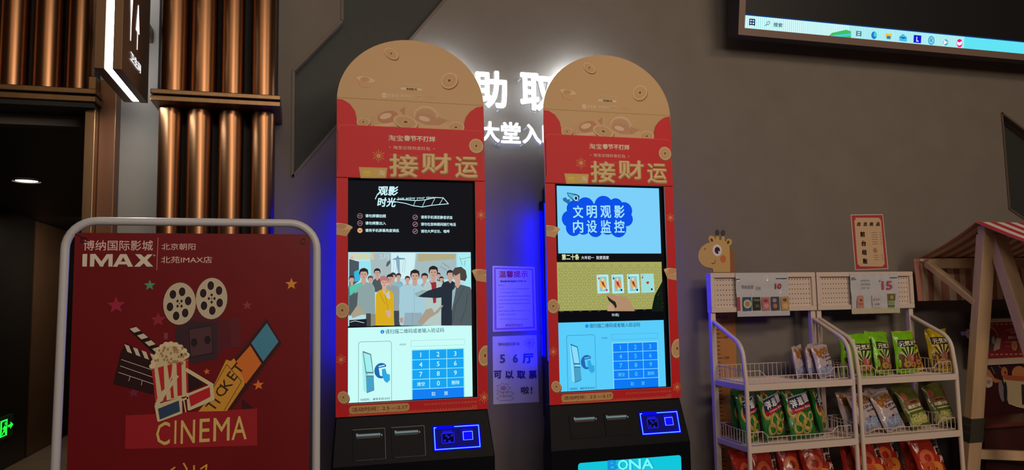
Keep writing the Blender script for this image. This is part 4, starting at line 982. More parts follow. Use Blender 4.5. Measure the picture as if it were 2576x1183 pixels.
        hgt = g.sc(slot[0], slot[1])*4.6
        g.poly_uv([(s0[0], zz-hgt/2), (s1[0], zz-hgt/2), (s1[0], zz+hgt/2), (s0[0], zz+hgt/2)], '88A4A8', 3); g.poly_uv([(s0[0], zz), (s0[0]+.006, zz), (s0[0]+.006, zz+hgt*1.1), (s0[0], zz+hgt*1.1)], '88A4A8', 3)
        g.poly_uv([(s1[0]+.003, zz-hgt*1.0), (s1[0]+.0065, zz-hgt*1.0), (s1[0]+.0065, zz), (s1[0]+.003, zz)], 'A8B4B8', 3)
        g.mb.build('ticket_slot', d_)
    # scanner window with glowing blue border
    qd = [(1089, 1077), (1204, 1068.5), (1208.5, 1125), (1096, 1133)] if scr == 1 else [(1607, 1040.5), (1702, 1036), (1712, 1087), (1619, 1094)]
    g = GP(lambda c: E(c, 1.), .003)
    U = [g.uv(*p) for p in qd]
    x0_ = (U[0][0]+U[3][0])/2; x1_ = (U[1][0]+U[2][0])/2; z1_ = (U[0][1]+U[1][1])/2; z0_ = (U[2][1]+U[3][1])/2
    def q3(a, b, d): return g.at(a, b)+g.n*(-d)
    g.mb.slab([[(x0_-.006, z0_-.006), (x1_+.006, z0_-.006), (x1_+.006, z1_+.006), (x0_-.006, z1_+.006)]], q3, 0, .006, mat('scanner_glass', (6, 6, 30), .6, spec=.1, emit='0808A0', es=.35), m_kb)
    for r_ in ((x0_, z0_, x1_, z0_+.0028), (x0_, z0_, x0_+.0028, z1_), (x1_-.0028, z0_, x1_, z1_), (x0_+(x1_-x0_)*.45, z1_-.0028, x1_, z1_), (x0_, z1_-.0028, x0_+.01, z1_)): g.poly_uv([(r_[0], r_[1]), (r_[2], r_[1]), (r_[2], r_[3]), (r_[0], r_[3])], E('6CB0FF', 1.6), 3)
    for r_ in ((x0_-.004, z0_-.004, x1_+.004, z0_+.008), (x0_-.004, z0_-.004, x0_+.008, z1_+.004), (x1_-.008, z0_-.004, x1_+.004, z1_+.004), (x0_-.004, z1_-.008, x1_+.004, z1_+.004)): g.poly_uv([(r_[0], r_[1]), (r_[2], r_[1]), (r_[2], r_[3]), (r_[0], r_[3])], E('0808F0', 1.), 1)
    w_ = x1_-x0_; h_ = z1_-z0_
    g.rrect_uv(x0_+w_*.16, z0_+h_*.27, x0_+w_*.44, z0_+h_*.72, .003, '2828FF', 3); g.rrect_uv(x0_+w_*.175, z0_+h_*.3, x0_+w_*.425, z0_+h_*.69, .003, '06062A', 4); g.rrect_uv(x0_+w_*.18, z0_+h_*.72, x0_+w_*.40, z0_+h_*.82, .002, '1818D8', 3)
    for a1, b1 in ((.2, .34), (.3, .3), (.28, .48), (.36, .55), (.24, .56)): g.rrect_uv(x0_+w_*a1, z0_+h_*b1, x0_+w_*(a1+.05), z0_+h_*(b1+.09), .001, '2020D0', 5)
    g.rrect_uv(x0_+w_*.60, z0_+h_*.34, x0_+w_*.85, z0_+h_*.86, .005, '1010D8', 3); g.rrect_uv(x0_+w_*.63, z0_+h_*.35, x0_+w_*.85, z0_+h_*.74, .001, '9CC8FF', 4); g.rrect_uv(x0_+w_*.642, z0_+h_*.365, x0_+w_*.838, z0_+h_*.715, .001, '1010FF', 5)
    g.mb.build('scanner_window', k)
    # blue light strips down both edges of the head
    m_led = mat('blue_led', (0, 0, 0), .4, emit=(0, 30, 255), es=1.6); m_led2 = mat('blue_led_rear', (0, 0, 0), .4, emit=(0, 0, 255), es=85)
    for xx, xr in ((KX0+.0135+dx, KX0+.082+dx), (KX1-.0175+dx, KX1-.088+dx)):
        MB().box((xx, YK+.05, P(1035, 925, YK).z), (xx+.004, YK+.062, P(1035, 500, YK).z), m_led).build('light_strip', k)
        MB().box((xr, YK+.335, P(1035, 925, YK).z), (xr+.006, YK+.35, P(1035, 500, YK).z), m_led2).build('rear_light_strip', k)
    if scr == 2:                       # lit brand window on the front
        gb = G((0, yf1-.002, 0), eps=.0006, mk=E)
        a_ = gb.uv(1454, 1165); b_ = gb.uv(1713, 1146)
        zt3 = (a_[1]+b_[1])/2; x0_, x1_ = a_[0], b_[0]; rr = .012; prof = []
        for cx, cy, t0 in ((x1_-rr, zt3-rr, 0), (x0_+rr, zt3-rr, 90), (x0_+rr, zt3-.45+rr, 180), (x1_-rr, zt3-.45+rr, 270)):
            for i in range(6): tt = math.radians(t0+18*i); prof.append((cx+rr*math.cos(tt), cy+rr*math.sin(tt)))
        gb.mb.slab([prof], lambda a, b, d: (a, yf1-.002+d, b), 0, .004, E('12C6DC', 1.), m_kb)
        for i, (ch, a1, b1) in enumerate((('B', 1528, 1552), ('O', 1554, 1580), ('N', 1582, 1612), ('A', 1614, 1643))):
            yc = 1171-(a1-1528)*.045
            gb.text(ch, a1+3, b1+3, yc-.5, 26, '1CA0DC', 1, bold=.02); gb.text(ch, a1, b1, yc, 26, '78FAF6' if i else '1890E0', 2, bold=.02)
        gb.mb.build('brand_window', k)
    return k
palA = ('C8FCF8', '18A4F4', '1480F4', '285868', '60787C', 'A0F0F0')
palB = ('58CCFA', '1080F8', '0C78F4', '104C78', '1C6C98', '88DCFC')
kiosk(0, 'left red and gold ticket kiosk, its screen showing a crowd film still', 1, palA, 0)
kiosk(DXK, 'right red and gold ticket kiosk, its screen showing playing cards', 2, palB, 1)
# ================================================================ SNACK RACKS
YB, YF = 3.15, 2.90
m_rk = mat('rack_white_metal', (214, 196, 184), .38, spec=.4)
rxa = P(1784, 686, YB).x; rxb = P(2046, 686, YB).x; rxc = P(2050, 686, YB).x; rxd = P(2291, 686, YB).x
ZT = P(2040, 686, YB).z; ZPB = P(2049, 781, YB).z
S1 = P(1876.6, 972, YF).z; S2 = P(1884.6, 1128, YF).z; S3 = S2-(S1-S2)
def rack(x0, x1, label):
    t = thing('snack_rack', label, 'display rack', ((x0+x1)/2, (YB+YF)/2, 0), 'snack racks side by side')
    pw = .026
    mb_ = []
    for side, x in ((0, x0+pw/2), (1, x1-pw/2)):
        MB().bar((x, YB+pw/2, 0), (x, YB+pw/2, ZT), pw, pw, m_rk, up=(1, 0, 0)).build('back_post', t, bevel=.003)
        # side arm: slants down and forward, then turns upright into the front leg
        zA = P(2046, 800, YB).z; zB = P(1866, 880, YF).z
        p0 = Vector((x, YB+.012, zA)); p1 = Vector((x, YF+.015, zB+.015)); p2 = Vector((x, YF, .0))
        pts = [p0]
        d1 = (p1-p0).normalized()
        a_ = p1-d1*.06; b_ = p1+Vector((0, -.004, -.07))
        pts.append(a_)
        for i in range(1, 6):
            q = i/6; pts.append(a_*(1-q)**2+p1*2*q*(1-q)+b_*q*q)
        pts += [b_, Vector((x, YF, zB-.14)), p2]
        MB().tube(pts, .0102, m_rk, 10).build('front_post', t, smooth=True)
    # pegboard header
    y0 = YB-.004
    h0, h1 = ZPB+.03, ZT-.025
    mb = MB()
    mb.box((x0-.001, YB-.012, ZT-.022), (x1+.001, YB+.03, ZT+.001), m_rk).box((x0-.001, YB-.012, ZPB), (x1+.001, YB+.03, ZPB+.024), m_rk)
    mb.box((x0-.001, YB-.012, ZPB+.024), (x0+.02, YB+.03, ZT-.022), m_rk).box((x1-.02, YB-.012, ZPB+.024), (x1+.001, YB+.03, ZT-.022), m_rk)
    hf = mb.build('header_frame', t, bevel=.002)
    # the sheet with punched holes (octagonal openings)
    sx0, sx1, sz0, sz1 = x0+.02, x1-.02, ZPB+.024, ZT-.022
    nx, nz = 34, 6; px_ = (sx1-sx0-.03)/nx; mb = MB()
    cw_, ch_ = (sx1-sx0)/nx, (sz1-sz0)/nz
    for i in range(nx):
        for j in range(nz):
            cx = sx0+cw_*(i+.5); cz = sz0+ch_*(j+.5)
            mb.slab([[(cx-cw_/2, cz-ch_/2), (cx+cw_/2, cz-ch_/2), (cx+cw_/2, cz+ch_/2), (cx-cw_/2, cz+ch_/2)], [(cx+.0027*math.cos(a_*PI/3), cz+.0027*math.sin(a_*PI/3)) for a_ in range(6)][::-1]], W3, YB+.004, None, m_rk)
    mb.build('pegboard', hf)
    MB().box((sx0, YB+.014, sz0), (sx1, YB+.016, sz1), m_black).build('pegboard_backing', hf)
    for zi, z in enumerate((S1, S2, S3)):
        mb = MB()
        mb.box((x0+.012, YF-.010, z-.022), (x1-.012, YF+.012, z+.006), m_rk).box((x0+.012, YB-.01, z-.022), (x1-.012, YB+.012, z+.006), m_rk)
        for xx in (x0+.006, x1-.022): mb.box((xx, YF, z-.020), (xx+.016, YB, z+.003), m_rk)
        n = 12
        for i in range(1, n): y = YF+(YB-YF)*i/n; mb.tube([(x0+.015, y, z-.002), (x1-.015, y, z-.002)], .0022, m_rk, 6)
        sf_ = mb.build('shelf', t, bevel=.002)
        # wire basket
        r = .0019; mb = MB()
        xa, xb = x0+.022, x1-.022; ya, yb3 = YF+.018, YB-.008
        zl = z+.010; zh = z+.062; zd = z+.036
        rib = lambda x: zh if (x < xa+.075 or x > xb-.075) else (zd if xa+.105 < x < xb-.105 else (zh+(zd-zh)*((x-xa-.075)/.03) if x < (xa+xb)/2 else zh+(zd-zh)*((xb-.075-x)/.03)))
        mb.tube([(xa, ya, zh), (xa+.075, ya, zh), (xa+.105, ya, zd), (xb-.105, ya, zd), (xb-.075, ya, zh), (xb, ya, zh)], r, m_rk, 6)
        mb.tube([(xa, ya, zl), (xb, ya, zl)], r, m_rk, 6); mb.tube([(xa, yb3, zl), (xb, yb3, zl)], r, m_rk, 6); mb.tube([(xa, yb3, zh+.01), (xb, yb3, zh+.01)], r, m_rk, 6)
        for x in (xa, xb): mb.tube([(x, ya, zl), (x, yb3, zl)], r, m_rk, 6).tube([(x, ya, zh), (x, yb3, zh+.01)], r, m_rk, 6)
        n = 22
        for i in range(n+1):
            x = xa+(xb-xa)*i/n
            mb.tube([(x, ya, zl), (x, ya, rib(x))], r*.85, m_rk, 5).tube([(x, yb3, zl), (x, yb3, zh+.01)], r*.85, m_rk, 5)
        for i in range(1, 10):
            y = ya+(yb3-ya)*i/10
            for x in (xa, xb): mb.tube([(x, y, zl), (x, y, zh+.005)], r*.85, m_rk, 5)
        mb.build('wire_basket', sf_)
    return t
rack(rxa, rxb, 'left white wire snack rack, standing beside the right ticket kiosk')
rack(rxc, rxd, 'right white wire snack rack, standing next to the striped stall')

# price cards in plastic sleeves
m_sleeve = mat('plastic_sleeve', (200, 200, 208), .12, coat=.8, bump=.9, bscale=16, stretch=(1, 1, .5))
def pcard(x0, y0, x1, y1, name):
    yy = YB-.018
    g = G((0, yy, 0), eps=.0004)
    a = g.uv(x0, y0); b = g.uv(x1, y1)
    nx, nz = 26, 16; vs = []; fs = []
    random.seed(5 if x0 < 2000 else 9)
    for j in range(nz+1):
        for i in range(nx+1):
            x = a[0]+(b[0]-a[0])*i/nx; z = b[1]+(a[1]-b[1])*j/nz
            vs.append((x, yy-.0015*math.sin(i*1.3+j*.4)-.0012*math.sin(j*1.1), z))
    for j in range(nz):
        for i in range(nx): fs.append((j*(nx+1)+i, j*(nx+1)+i+1, (j+1)*(nx+1)+i+1, (j+1)*(nx+1)+i))
    g.mb.add(vs, fs, m_sleeve)
    g.o.y = yy-.004
    return g
g = pcard(1850, 687, 1987, 794, 'a')
g.eps = .0004
g.rect(1854, 748, 1863, 782, 'B04050', 1)
g.rect(1868, 748, 1891, 782, '38587C', 1); g.ell(1880, 765, 11, 11, 'C8C4B0', 2); g.ell(1880, 765, 7, 7, 'A88C50', 3)
g.rect(1893, 748, 1914, 781, '2C3428', 1); g.text('Oishi', 1895, 1911, 755, 6, 'B0B898', 3); g.text('香脆', 1900, 1910, 770, 8, '788868', 3)
g.rect(1916, 748, 1937, 781, 'B87078', 1); g.ell(1926, 757, 7, 4, '98404C', 2); g.ell(1928, 770, 7, 6, 'D09898', 2)
g.rect(1939, 747, 1962, 781, '504858', 1); g.ell(1948, 756, 6, 5, 'A89098', 2); g.ell(1950, 770, 6, 6, 'B07868', 2)
g.poly([(1964, 747), (1984, 746), (1986, 781), (1966, 781)], 'B89468', 1); g.ell(1974, 755, 6, 4, '7C5030', 2); g.ell(1976, 770, 8, 7, 'D0B078', 2)
g.text('零食低至', 1866, 1896, 722, 9, '8C8898', 2, bold=.01); g.text('其他', 1902, 1914, 725, 9, '888090', 2); g.text('10', 1950, 1966, 720, 14, 'A84850', 2, bold=.03)
g.rect(1851, 702, 1862, 703.5, '384878', 2); g.rect(1952, 700, 1980, 701.5, '504858', 2)
tag(g.mb.build('price_card'), 'crinkled plastic-sleeved snack price card with six pack pictures on the left rack', 'price card')
g = pcard(2138, 688, 2264, 788, 'b')
g.rect(2142, 776, 2263, 787, 'C0B8A0', 1)
g.text('15', 2218, 2245, 718, 22, 'B85868', 3, bold=.03); g.ell(2214, 706, 3, 3.4, 'B8A0A8', 2); g.ell(2214, 706, 2, 2.4, '9AA0B0', 3)
g.text('促销价格', 2165, 2188, 706, 5, '8890A0', 2); g.text('零食优惠装', 2166, 2190, 715, 5, '8890A0', 2); g.text('任选一袋', 2166, 2188, 724.5, 5, '8890A0', 2)
g.rect(2141, 699, 2151, 700.5, '384878', 2); g.rect(2141, 703, 2154, 704.3, '384878', 2); g.rect(2238, 698, 2257, 699.5, '505070', 2)
g.poly([(2157, 744), (2172, 744), (2174, 775), (2156, 775)], 'C08878', 1); g.text('♥', 2163, 2169, 756, 5, '602030', 3); g.text('豆米', 2160, 2171, 765, 6, '8C3830', 3)
g.poly([(2193, 743), (2214, 743), (2213, 775), (2195, 775)], 'C0BCC4', 1); g.text('ビスケ', 2197, 2213, 754, 6, '701828', 3, bold=.02); g.text('小饼', 2198, 2212, 766, 6, '403040', 3)
g.poly([(2232, 739), (2254, 739), (2251, 760), (2250, 776), (2235, 776), (2234, 758)], '8C9A74', 1); g.rect(2233, 740, 2252, 756, '6C6438', 2); g.ell(2243, 748, 5, 5, 'A89C68', 3); g.rect(2234, 769, 2251, 771, '405838', 3)
tag(g.mb.build('price_card'), 'plastic-sleeved price card with a big red 15 on the right rack', 'price card')

# ================================================================ SNACK BAGS
def plastic(name, c, rough=.25, noise=.12): return mat('film_'+name, c, rough, coat=.35, noise=noise, nscale=25, bump=.35, bscale=38, spec=.5)
class Bag:
    def __init__(s, w, h, d, body, seed=0):
        s.w, s.h, s.d, s.mb, s.k = w, h, d, MB(), 0; R = random.Random(seed)
        s.ph = [R.uniform(0, 6.28) for _ in range(8)]
        n, m = 20, 26; vs = []; fs = []
        for sg in (-1, 1):
            o = len(vs)
            for j in range(m+1):
                t = -1+2*j/m
                for i in range(n+1):
                    u = -1+2*i/n; vs.append(s.pt(u, t, sg))
            for j in range(m):
                for i in range(n):
                    a = o+j*(n+1)+i; f = (a, a+1, a+n+2, a+n+1); fs.append(f if sg < 0 else f[::-1])
        s.mb.add(vs, fs, body)
    def T(s, u, t):
        f = max(0, 1-abs(u)**2.6)*max(0, 1-(abs(t)/.9)**4) if abs(t) < .9 else 0
        v = s.d/2*max(0, f)**.55
        wr = .06*math.sin(9*u+s.ph[0]+3*t)+.05*math.sin(13*u*(.4+abs(t))+s.ph[1])+.04*math.sin(7*t+5*u+s.ph[2])
        return v*(1+wr)
    def pt(s, u, t, sg=-1, off=0.):
        wx = s.w/2*(1-.07*max(0, f_(1-abs(u)**2.2)*0)-.05*(1-(abs(t))**4))
        x = u*wx+.002*math.sin(6*t+s.ph[3]); z = s.h/2*(1+t)+(.004*math.sin(4*u+s.ph[4])*(abs(t)**3))
        y = sg*(s.T(u, t)+.0004)+(.006*math.sin(3.5*u+s.ph[5])*max(0, abs(t)-.75)*4)
        return (x, y-off if sg < 0 else y+off, z)
    def lay(s): return (s.k % 6)*.12
    def patch(s, q, c, l=1, n=8):                  # quad (u,t)x4, bl br tr tl
        vs = []; fs = []; s.k += 1
        for j in range(n+1):
            for i in range(n+1):
                a, b = i/n, j/n
                u = (q[0][0]*(1-a)+q[1][0]*a)*(1-b)+(q[3][0]*(1-a)+q[2][0]*a)*b; t = (q[0][1]*(1-a)+q[1][1]*a)*(1-b)+(q[3][1]*(1-a)+q[2][1]*a)*b
                vs.append(s.pt(u, t, -1, .0005*(l+s.lay())))
        for j in range(n):
            for i in range(n): a = j*(n+1)+i; fs.append((a, a+1, a+n+2, a+n+1))
        s.mb.add(vs, fs, c)
    def ring(s, cu, ct, ru, rt, inner, c, l=2, n=18, k=3):
        vs = []; fs = []; s.k += 1
        for j in range(k+1):
            q = inner+(1-inner)*j/k
            for i in range(n): a = 2*PI*i/n; vs.append(s.pt(max(-1, min(1, cu+ru*q*math.cos(a))), ct+rt*q*math.sin(a), -1, .0005*(l+s.lay())))
        for j in range(k):
            for i in range(n): i2 = (i+1) % n; fs.append((j*n+i, j*n+i2, (j+1)*n+i2, (j+1)*n+i))
        s.mb.add(vs, fs, c)
    def text(s, tx, cu, ct, wd, ht, c, l=5, bold=.03, rot=0):
        v, f, W, Hh = glyphs(tx, bold, 2); r = math.radians(rot); vs = []
        for a, b, q in v:
            x = (a/W-.5)*wd*s.w/2; z = (b/Hh-.5)*ht*s.h/2
            x, z = x*math.cos(r)-z*math.sin(r), x*math.sin(r)+z*math.cos(r)
            vs.append(s.pt(max(-.98, min(.98, cu+x*2/s.w)), ct+z*2/s.h, -1, .0005*l+q*4e-5))
        s.mb.add(vs, f, c)
def f_(x): return x
I_ = lambda c: mat('filmink_'+c, c, .3, coat=.3)
def onion(seed):
    b = Bag(.175, .245, .050, plastic('green', (24, 104, 44)), seed)
    b.patch([(-.95, -.86), (.95, -.86), (.9, .0), (-.95, -.15)], I_('2C7C38'), 1)
    for cu, ct, ru, rt in ((-.2, -.28, .42, .30), (.25, -.5, .38, .26), (-.45, -.62, .36, .26), (.62, -.22, .26, .2), (.1, -.72, .3, .15), (-.72, .1, .24, .32), (-.6, .62, .28, .26)):
        b.ring(cu, ct, ru, rt, .58, I_('D8C078'), 2); b.ring(cu, ct, ru*.96, rt*.96, .80, I_('B8903C'), 3)
    b.patch([(-.86, .1), (.9, .32), (.86, .72), (-.8, .55)], I_('202860'), 4); b.patch([(-.82, .55), (.87, .72), (.86, .76), (-.8, .60)], I_('C8CCDC'), 5, 6)
    b.patch([(-.80, -.06), (.88, .15), (.92, .32), (-.86, .10)], I_('B01C2C'), 5)
    for ch, u, t in (('洋', -.48, .35), ('葱', .02, .42), ('圈', .54, .50)): b.text(ch, u, t, .46, .34, I_('F0F0F0'), 7, .045, 8)
    b.text('Onion Ring', .06, .13, 1.35, .11, I_('F4E8E4'), 8, .015, 8)
    b.ring(-.55, .80, .12, .085, 0, I_('C43828'), 5); b.ring(-.55, .80, .05, .035, 0, I_('F0E0E0'), 6)
    return b
def bisc(seed):
    b = Bag(.15, .20, .048, plastic('pearl', (186, 170, 176)), seed)
    b.patch([(-.95, -.88), (.95, -.88), (.95, -.25), (-.95, -.35)], I_('8090B8'), 1)
    for cu, ct, ru, rt in ((-.55, .45, .32, .26), (-.1, .60, .3, .2), (.4, .66, .3, .18), (-.7, .72, .2, .14)): b.ring(cu, ct, ru, rt, 0, I_('B07C44'), 2); b.ring(cu, ct, ru*.7, rt*.7, .6, I_('8A5428'), 3)
    b.text('ビスケット', .25, .25, 1.2, .17, I_('401018'), 5, .05, 6); b.text('小さい', .2, .43, .7, .10, I_('502028'), 5, .03, 6); b.text('ミルク味', .3, .03, .8, .11, I_('401018'), 5, .05, 6)
    for cu, ct in ((-.4, -.55), (.1, -.6), (.5, -.5), (.3, -.75), (-.2, -.72)): b.ring(cu, ct, .2, .12, .5, I_('A8B8D8'), 3)
    b.ring(.0, -.3, .1, .06, 0, I_('383038'), 4)
    return b
def rice(seed, col, nm):
    b = Bag(.165, .25, .056, plastic(nm, col), seed)
    b.patch([(-.9, -.86), (.9, -.86), (.85, -.1), (-.85, -.1)], I_('68382C'), 1)
    for i in range(11):
        a = PI*(i+.5)/11; c_, s_ = math.cos(a), math.sin(a)
        b.patch([(.08*c_-.03, -.38+.05*s_), (.08*c_+.03, -.38+.05*s_), (.78*c_+.07, -.25+.58*s_), (.78*c_-.07, -.25+.58*s_)], I_('D8D0B0' if i % 2 else '201C14'), 2, 6)
    b.patch([(-.82, .24), (.82, .24), (.80, .58), (-.80, .58)], I_('241E14'), 3)
    b.text('元気米', .0, .41, 1.45, .27, I_('E8E4C8'), 6, .03, 3)
    b.ring(.1, -.35, .3, .22, 0, I_('A86850'), 4); b.ring(.3, -.3, .12, .14, 0, I_('D87880'), 5); b.ring(-.15, -.6, .36, .16, .3, I_('B89058'), 4); b.ring(.4, -.62, .26, .13, .3, I_('C08048'), 4)
    return b
def olive(seed):
    b = Bag(.15, .22, .042, plastic('olive', (92, 96, 44)), seed)
    b.patch([(-.9, -.88), (.9, -.88), (.85, -.35), (-.85, -.35)], I_('A8B068'), 1); b.patch([(-.85, .05), (.85, .05), (.85, .32), (-.85, .32)], I_('8C5C40'), 2)
    b.text('蔬菜小饼', 0, .0, 1.35, .17, I_('F0ECD0'), 5, .03); b.text('海苔味', 0, .2, .8, .11, I_('483018'), 5, .03); b.patch([(-.8, -.22), (.8, -.22), (.8, -.16), (-.8, -.16)], I_('D0C890'), 3, 5)
    for cu, ct in ((-.5, -.6), (0, -.55), (.5, -.62), (-.2, -.75), (.3, -.75)): b.ring(cu, ct, .22, .12, .35, I_('D0C878'), 3)
    b.ring(-.6, .55, .25, .2, 0, I_('B06048'), 2)
    return b
def shrimp(seed):
    b = Bag(.185, .255, .052, plastic('red', (168, 40, 30)), seed)
    b.ring(-.3, .1, .5, .35, .45, I_('D8683C'), 2); b.ring(.1, -.4, .5, .3, .2, I_('D88838'), 2); b.ring(-.4, -.3, .4, .25, .3, I_('C85028'), 3)
    b.patch([(.38, .12), (.95, .2), (.95, .75), (.42, .65)], I_('D8B8B0'), 3, 6)
    b.text('鲜', .66, .58, .48, .32, I_('201014'), 5, .05, -8); b.text('虾', .70, .24, .48, .32, I_('201014'), 5, .05, -8); b.text('片', .74, -.08, .42, .28, I_('F0E8E0'), 5, .04, -8)
    return b
PLACED = []
SETTLED = {
    'biscuit_bag': (2.27, 3.064, 30.5, 7.0, -2.9),
    'biscuit_bag.001': (2.32, 3.043, 32.2, 4.8, -1.8),
    'biscuit_bag.002': (2.414, 3.113, 13.9, 6.6, -4.1),
    'biscuit_bag.003': (2.351, 2.987, 12.7, 13.7, -2.1),
    'rice_snack_bag': (2.531, 3.035, 4.8, 0.9, -0.7),
    'rice_snack_bag.001': (2.609, 3.087, 2.9, 0, 0.5),
    'rice_snack_bag.002': (2.542, 2.977, 2.1, 5.5, 1.4),
    'rice_snack_bag.003': (2.724, 3.096, -4.2, 1.7, 4.3),
    'rice_snack_bag.004': (2.683, 3.0, 15.5, 9.9, 7.6),
    'rice_snack_bag.005': (2.837, 3.017, 2.0, 6.3, 1.1),
    'rice_snack_bag.006': (2.933, 3.077, 2.1, 14.7, -2.6),
    'rice_snack_bag.007': (3.071, 3.037, -0.3, 9.3, 0.1),
    'onion_ring_bag': (1.946, 3.08, 35.6, 2.9, -4.1),
    'onion_ring_bag.001': (1.955, 3.008, 27.6, 6.9, -3.9),
    'onion_ring_bag.002': (2.072, 3.0, 20.9, 8.5, -4.4),
    'onion_ring_bag.003': (2.196, 3.108, 14.1, 0, -4.1),
    'onion_ring_bag.004': (2.21, 2.986, 9.9, 12.6, -2.1),
    'onion_ring_bag.005': (2.362, 3.054, 46.5, 10.6, -3.7),
    'biscuit_bag.004': (2.572, 3.09, 12.2, 10.7, -5.9),
    'biscuit_bag.005': (2.592, 2.993, 7.4, 24.4, -3.9),
    'biscuit_bag.006': (2.728, 3.109, 0.5, 5.7, 2.2),
    'biscuit_bag.007': (2.718, 2.987, 7.9, 21.2, -8.3),
    'vegetable_snack_bag': (2.905, 3.096, 3.5, 10.1, -3.8),
    'vegetable_snack_bag.001': (2.877, 2.994, 6.4, 21.0, -7.8),
    'vegetable_snack_bag.002': (3.074, 3.04, 2.7, 19.9, -4.1),
    'shrimp_chip_bag': (1.957, 3.05, 29.5, 12.1, -3.9),
    'shrimp_chip_bag.001': (2.043, 3.024, 14.2, 13.6, -0.2),
    'shrimp_chip_bag.002': (2.222, 3.069, 1.0, 16.6, 1.8),
    'shrimp_chip_bag.003': (2.333, 3.031, -2.8, 13.2, -5.1),
    'shrimp_chip_bag.004': (2.58, 3.093, 5.9, 5.7, -3.7),
    'shrimp_chip_bag.005': (2.613, 3.002, 3.6, 15.7, -7.8),
    'shrimp_chip_bag.006': (2.796, 3.091, 5.1, 17.2, -10.2),
    'shrimp_chip_bag.007': (2.926, 3.062, 0.1, 6.1, -7.1),
    'shrimp_chip_bag.008': (2.925, 2.968, -0.2, 15.8, -7.9),
}
def place(proto, name, label, grp, x, y, z, rz=0, lean=0, roll=0, sc_=1.):
    me = proto
    o = bpy.data.objects.new(name, me); COL.objects.link(o)
    if o.name in SETTLED: x, y, rz, lean, roll = SETTLED[o.name]
    PLACED.append((o, x, y, z, rz, lean, roll, sc_))
    o.location = (x, y, z); o.rotation_mode = 'XYZ'
    R = Matrix.Rotation(math.radians(rz), 4, 'Z') @ Matrix.Rotation(math.radians(-lean), 4, 'X') @ Matrix.Rotation(math.radians(roll), 4, 'Y')
    o.rotation_euler = R.to_euler(); o.scale = (sc_,)*3
    o['label'] = label; o['category'] = 'snack bag'; o['group'] = grp
    # settle the lowest corner on the shelf wires
    zs = [(R @ (v.co*sc_)).z for v in me.vertices]; o.location.z = z-min(zs)
    return o
def proto(b, name):
    o = b.mb.build(name, smooth=True, origin=(0, 0, 0)); me = o.data; bpy.data.objects.remove(o); return me
pO = [proto(onion(i), 'onion_ring_bag') for i in (1, 2)]; pB = [proto(bisc(i), 'biscuit_bag') for i in (3, 4)]
pG = [proto(rice(i, (122, 190, 24), 'lime'), 'rice_snack_bag') for i in (5, 6)]; pY = proto(rice(7, (206, 172, 20), 'yellow'), 'yellow_snack_bag')
pV = [proto(olive(i), 'vegetable_snack_bag') for i in (8, 9)]; pR = [proto(shrimp(i), 'shrimp_chip_bag') for i in (10, 11)]
zz1, zz2, zz3 = S1+.0035, S2+.0035, S3+.0035
def at_(px, z, y):                                # x of a picture column on a shelf
    d = 1; return P(px, 960 if z == zz1 else (1110 if z == zz2 else 1180), y).x
gB = 'biscuit bags on the top shelf of the left rack'
for i, (px, y, rz, roll, lean, n_) in enumerate(((2020, 3.06, 32, -3, 6, 'pearly biscuit bag, leftmost on the top shelf of the left rack'), (2044, 3.055, 32, -2, 6, 'pearly biscuit bag second from the left on the top shelf of the left rack'),
        (2080, 3.095, 14, 0, 3, 'pearly biscuit bag behind the others, against the rear wires of the left rack'), (2082, 2.99, 16, -2, 16, 'front pearly biscuit bag facing forward beside the bent post of the left rack'))):
    place(pB[i % 2], 'biscuit_bag', n_, gB, at_(px, zz1, y), y, zz1, rz, lean, roll, (.74, .74, .76, .76)[i])
gG = 'rice snack bags on the top shelf of the right rack'
for i, (px, y, rz, roll, lean, p_, n_, k_) in enumerate((
        (2092, 3.118, 4, 0, 1, pG[0], 'lime rice snack bag behind the biscuit bags and the middle posts', 1.0),
        (2150, 3.115, 4, 0, 1, pG[1], 'lime rice snack bag just right of the middle posts, at the back', 1.0),
        (2164, 3.00, 2, 1, 9, pG[0], 'lime rice snack bag facing front beside the middle posts', 1.0),
        (2204, 3.10, -4, 3, 2, pG[1], 'lime rice snack bag behind, tip standing up between its neighbours', 1.02),
        (2232, 2.98, 16, 8, 10, pG[0], 'lime rice snack bag slumped to the right in the middle of the shelf', .98),
        (2276, 3.03, 2, 1, 6, pG[1], 'lime rice snack bag upright beside the yellow bag', 1.04),
        (2286, 3.115, 2, -2, 1, pY, 'yellow snack bag tucked behind the upright lime bag', 1.06),
        (2346, 3.04, -2, 0, 6, pY, 'yellow snack bag at the right end of the top shelf', 1.08))):
    place(p_, 'rice_snack_bag', n_, gG, at_(px, zz1, y), y, zz1, rz, lean, roll, k_*.77)
gO = 'onion ring bags on the middle shelf of the left rack'
for i, (px, y, rz, roll, lean, n_) in enumerate((
        (1850, 3.09, 36, -4, 3, 'green onion ring bag turned away at the far left of the shelf'),
        (1884, 3.01, 26, -4, 10, 'green onion ring bag behind the left front post'),
        (1938, 3.05, 22, -4, 8, 'green onion ring bag partly covered by its left neighbour'),
        (1976, 3.11, 14, -4, 1, 'green onion ring bag farthest back, only a strip of lettering showing'),
        (2020, 3.00, 10, -2, 12, 'green onion ring bag in the middle with its ring picture in full view'),
        (2078, 3.06, 14, -4, 10, 'green onion ring bag tilted at the right end of the shelf'))):
    place(pO[i % 2], 'onion_ring_bag', n_, gO, at_(px, zz2, y), y, zz2, rz, lean, roll, .94)
gM = 'mixed small snack bags on the middle shelf of the right rack'
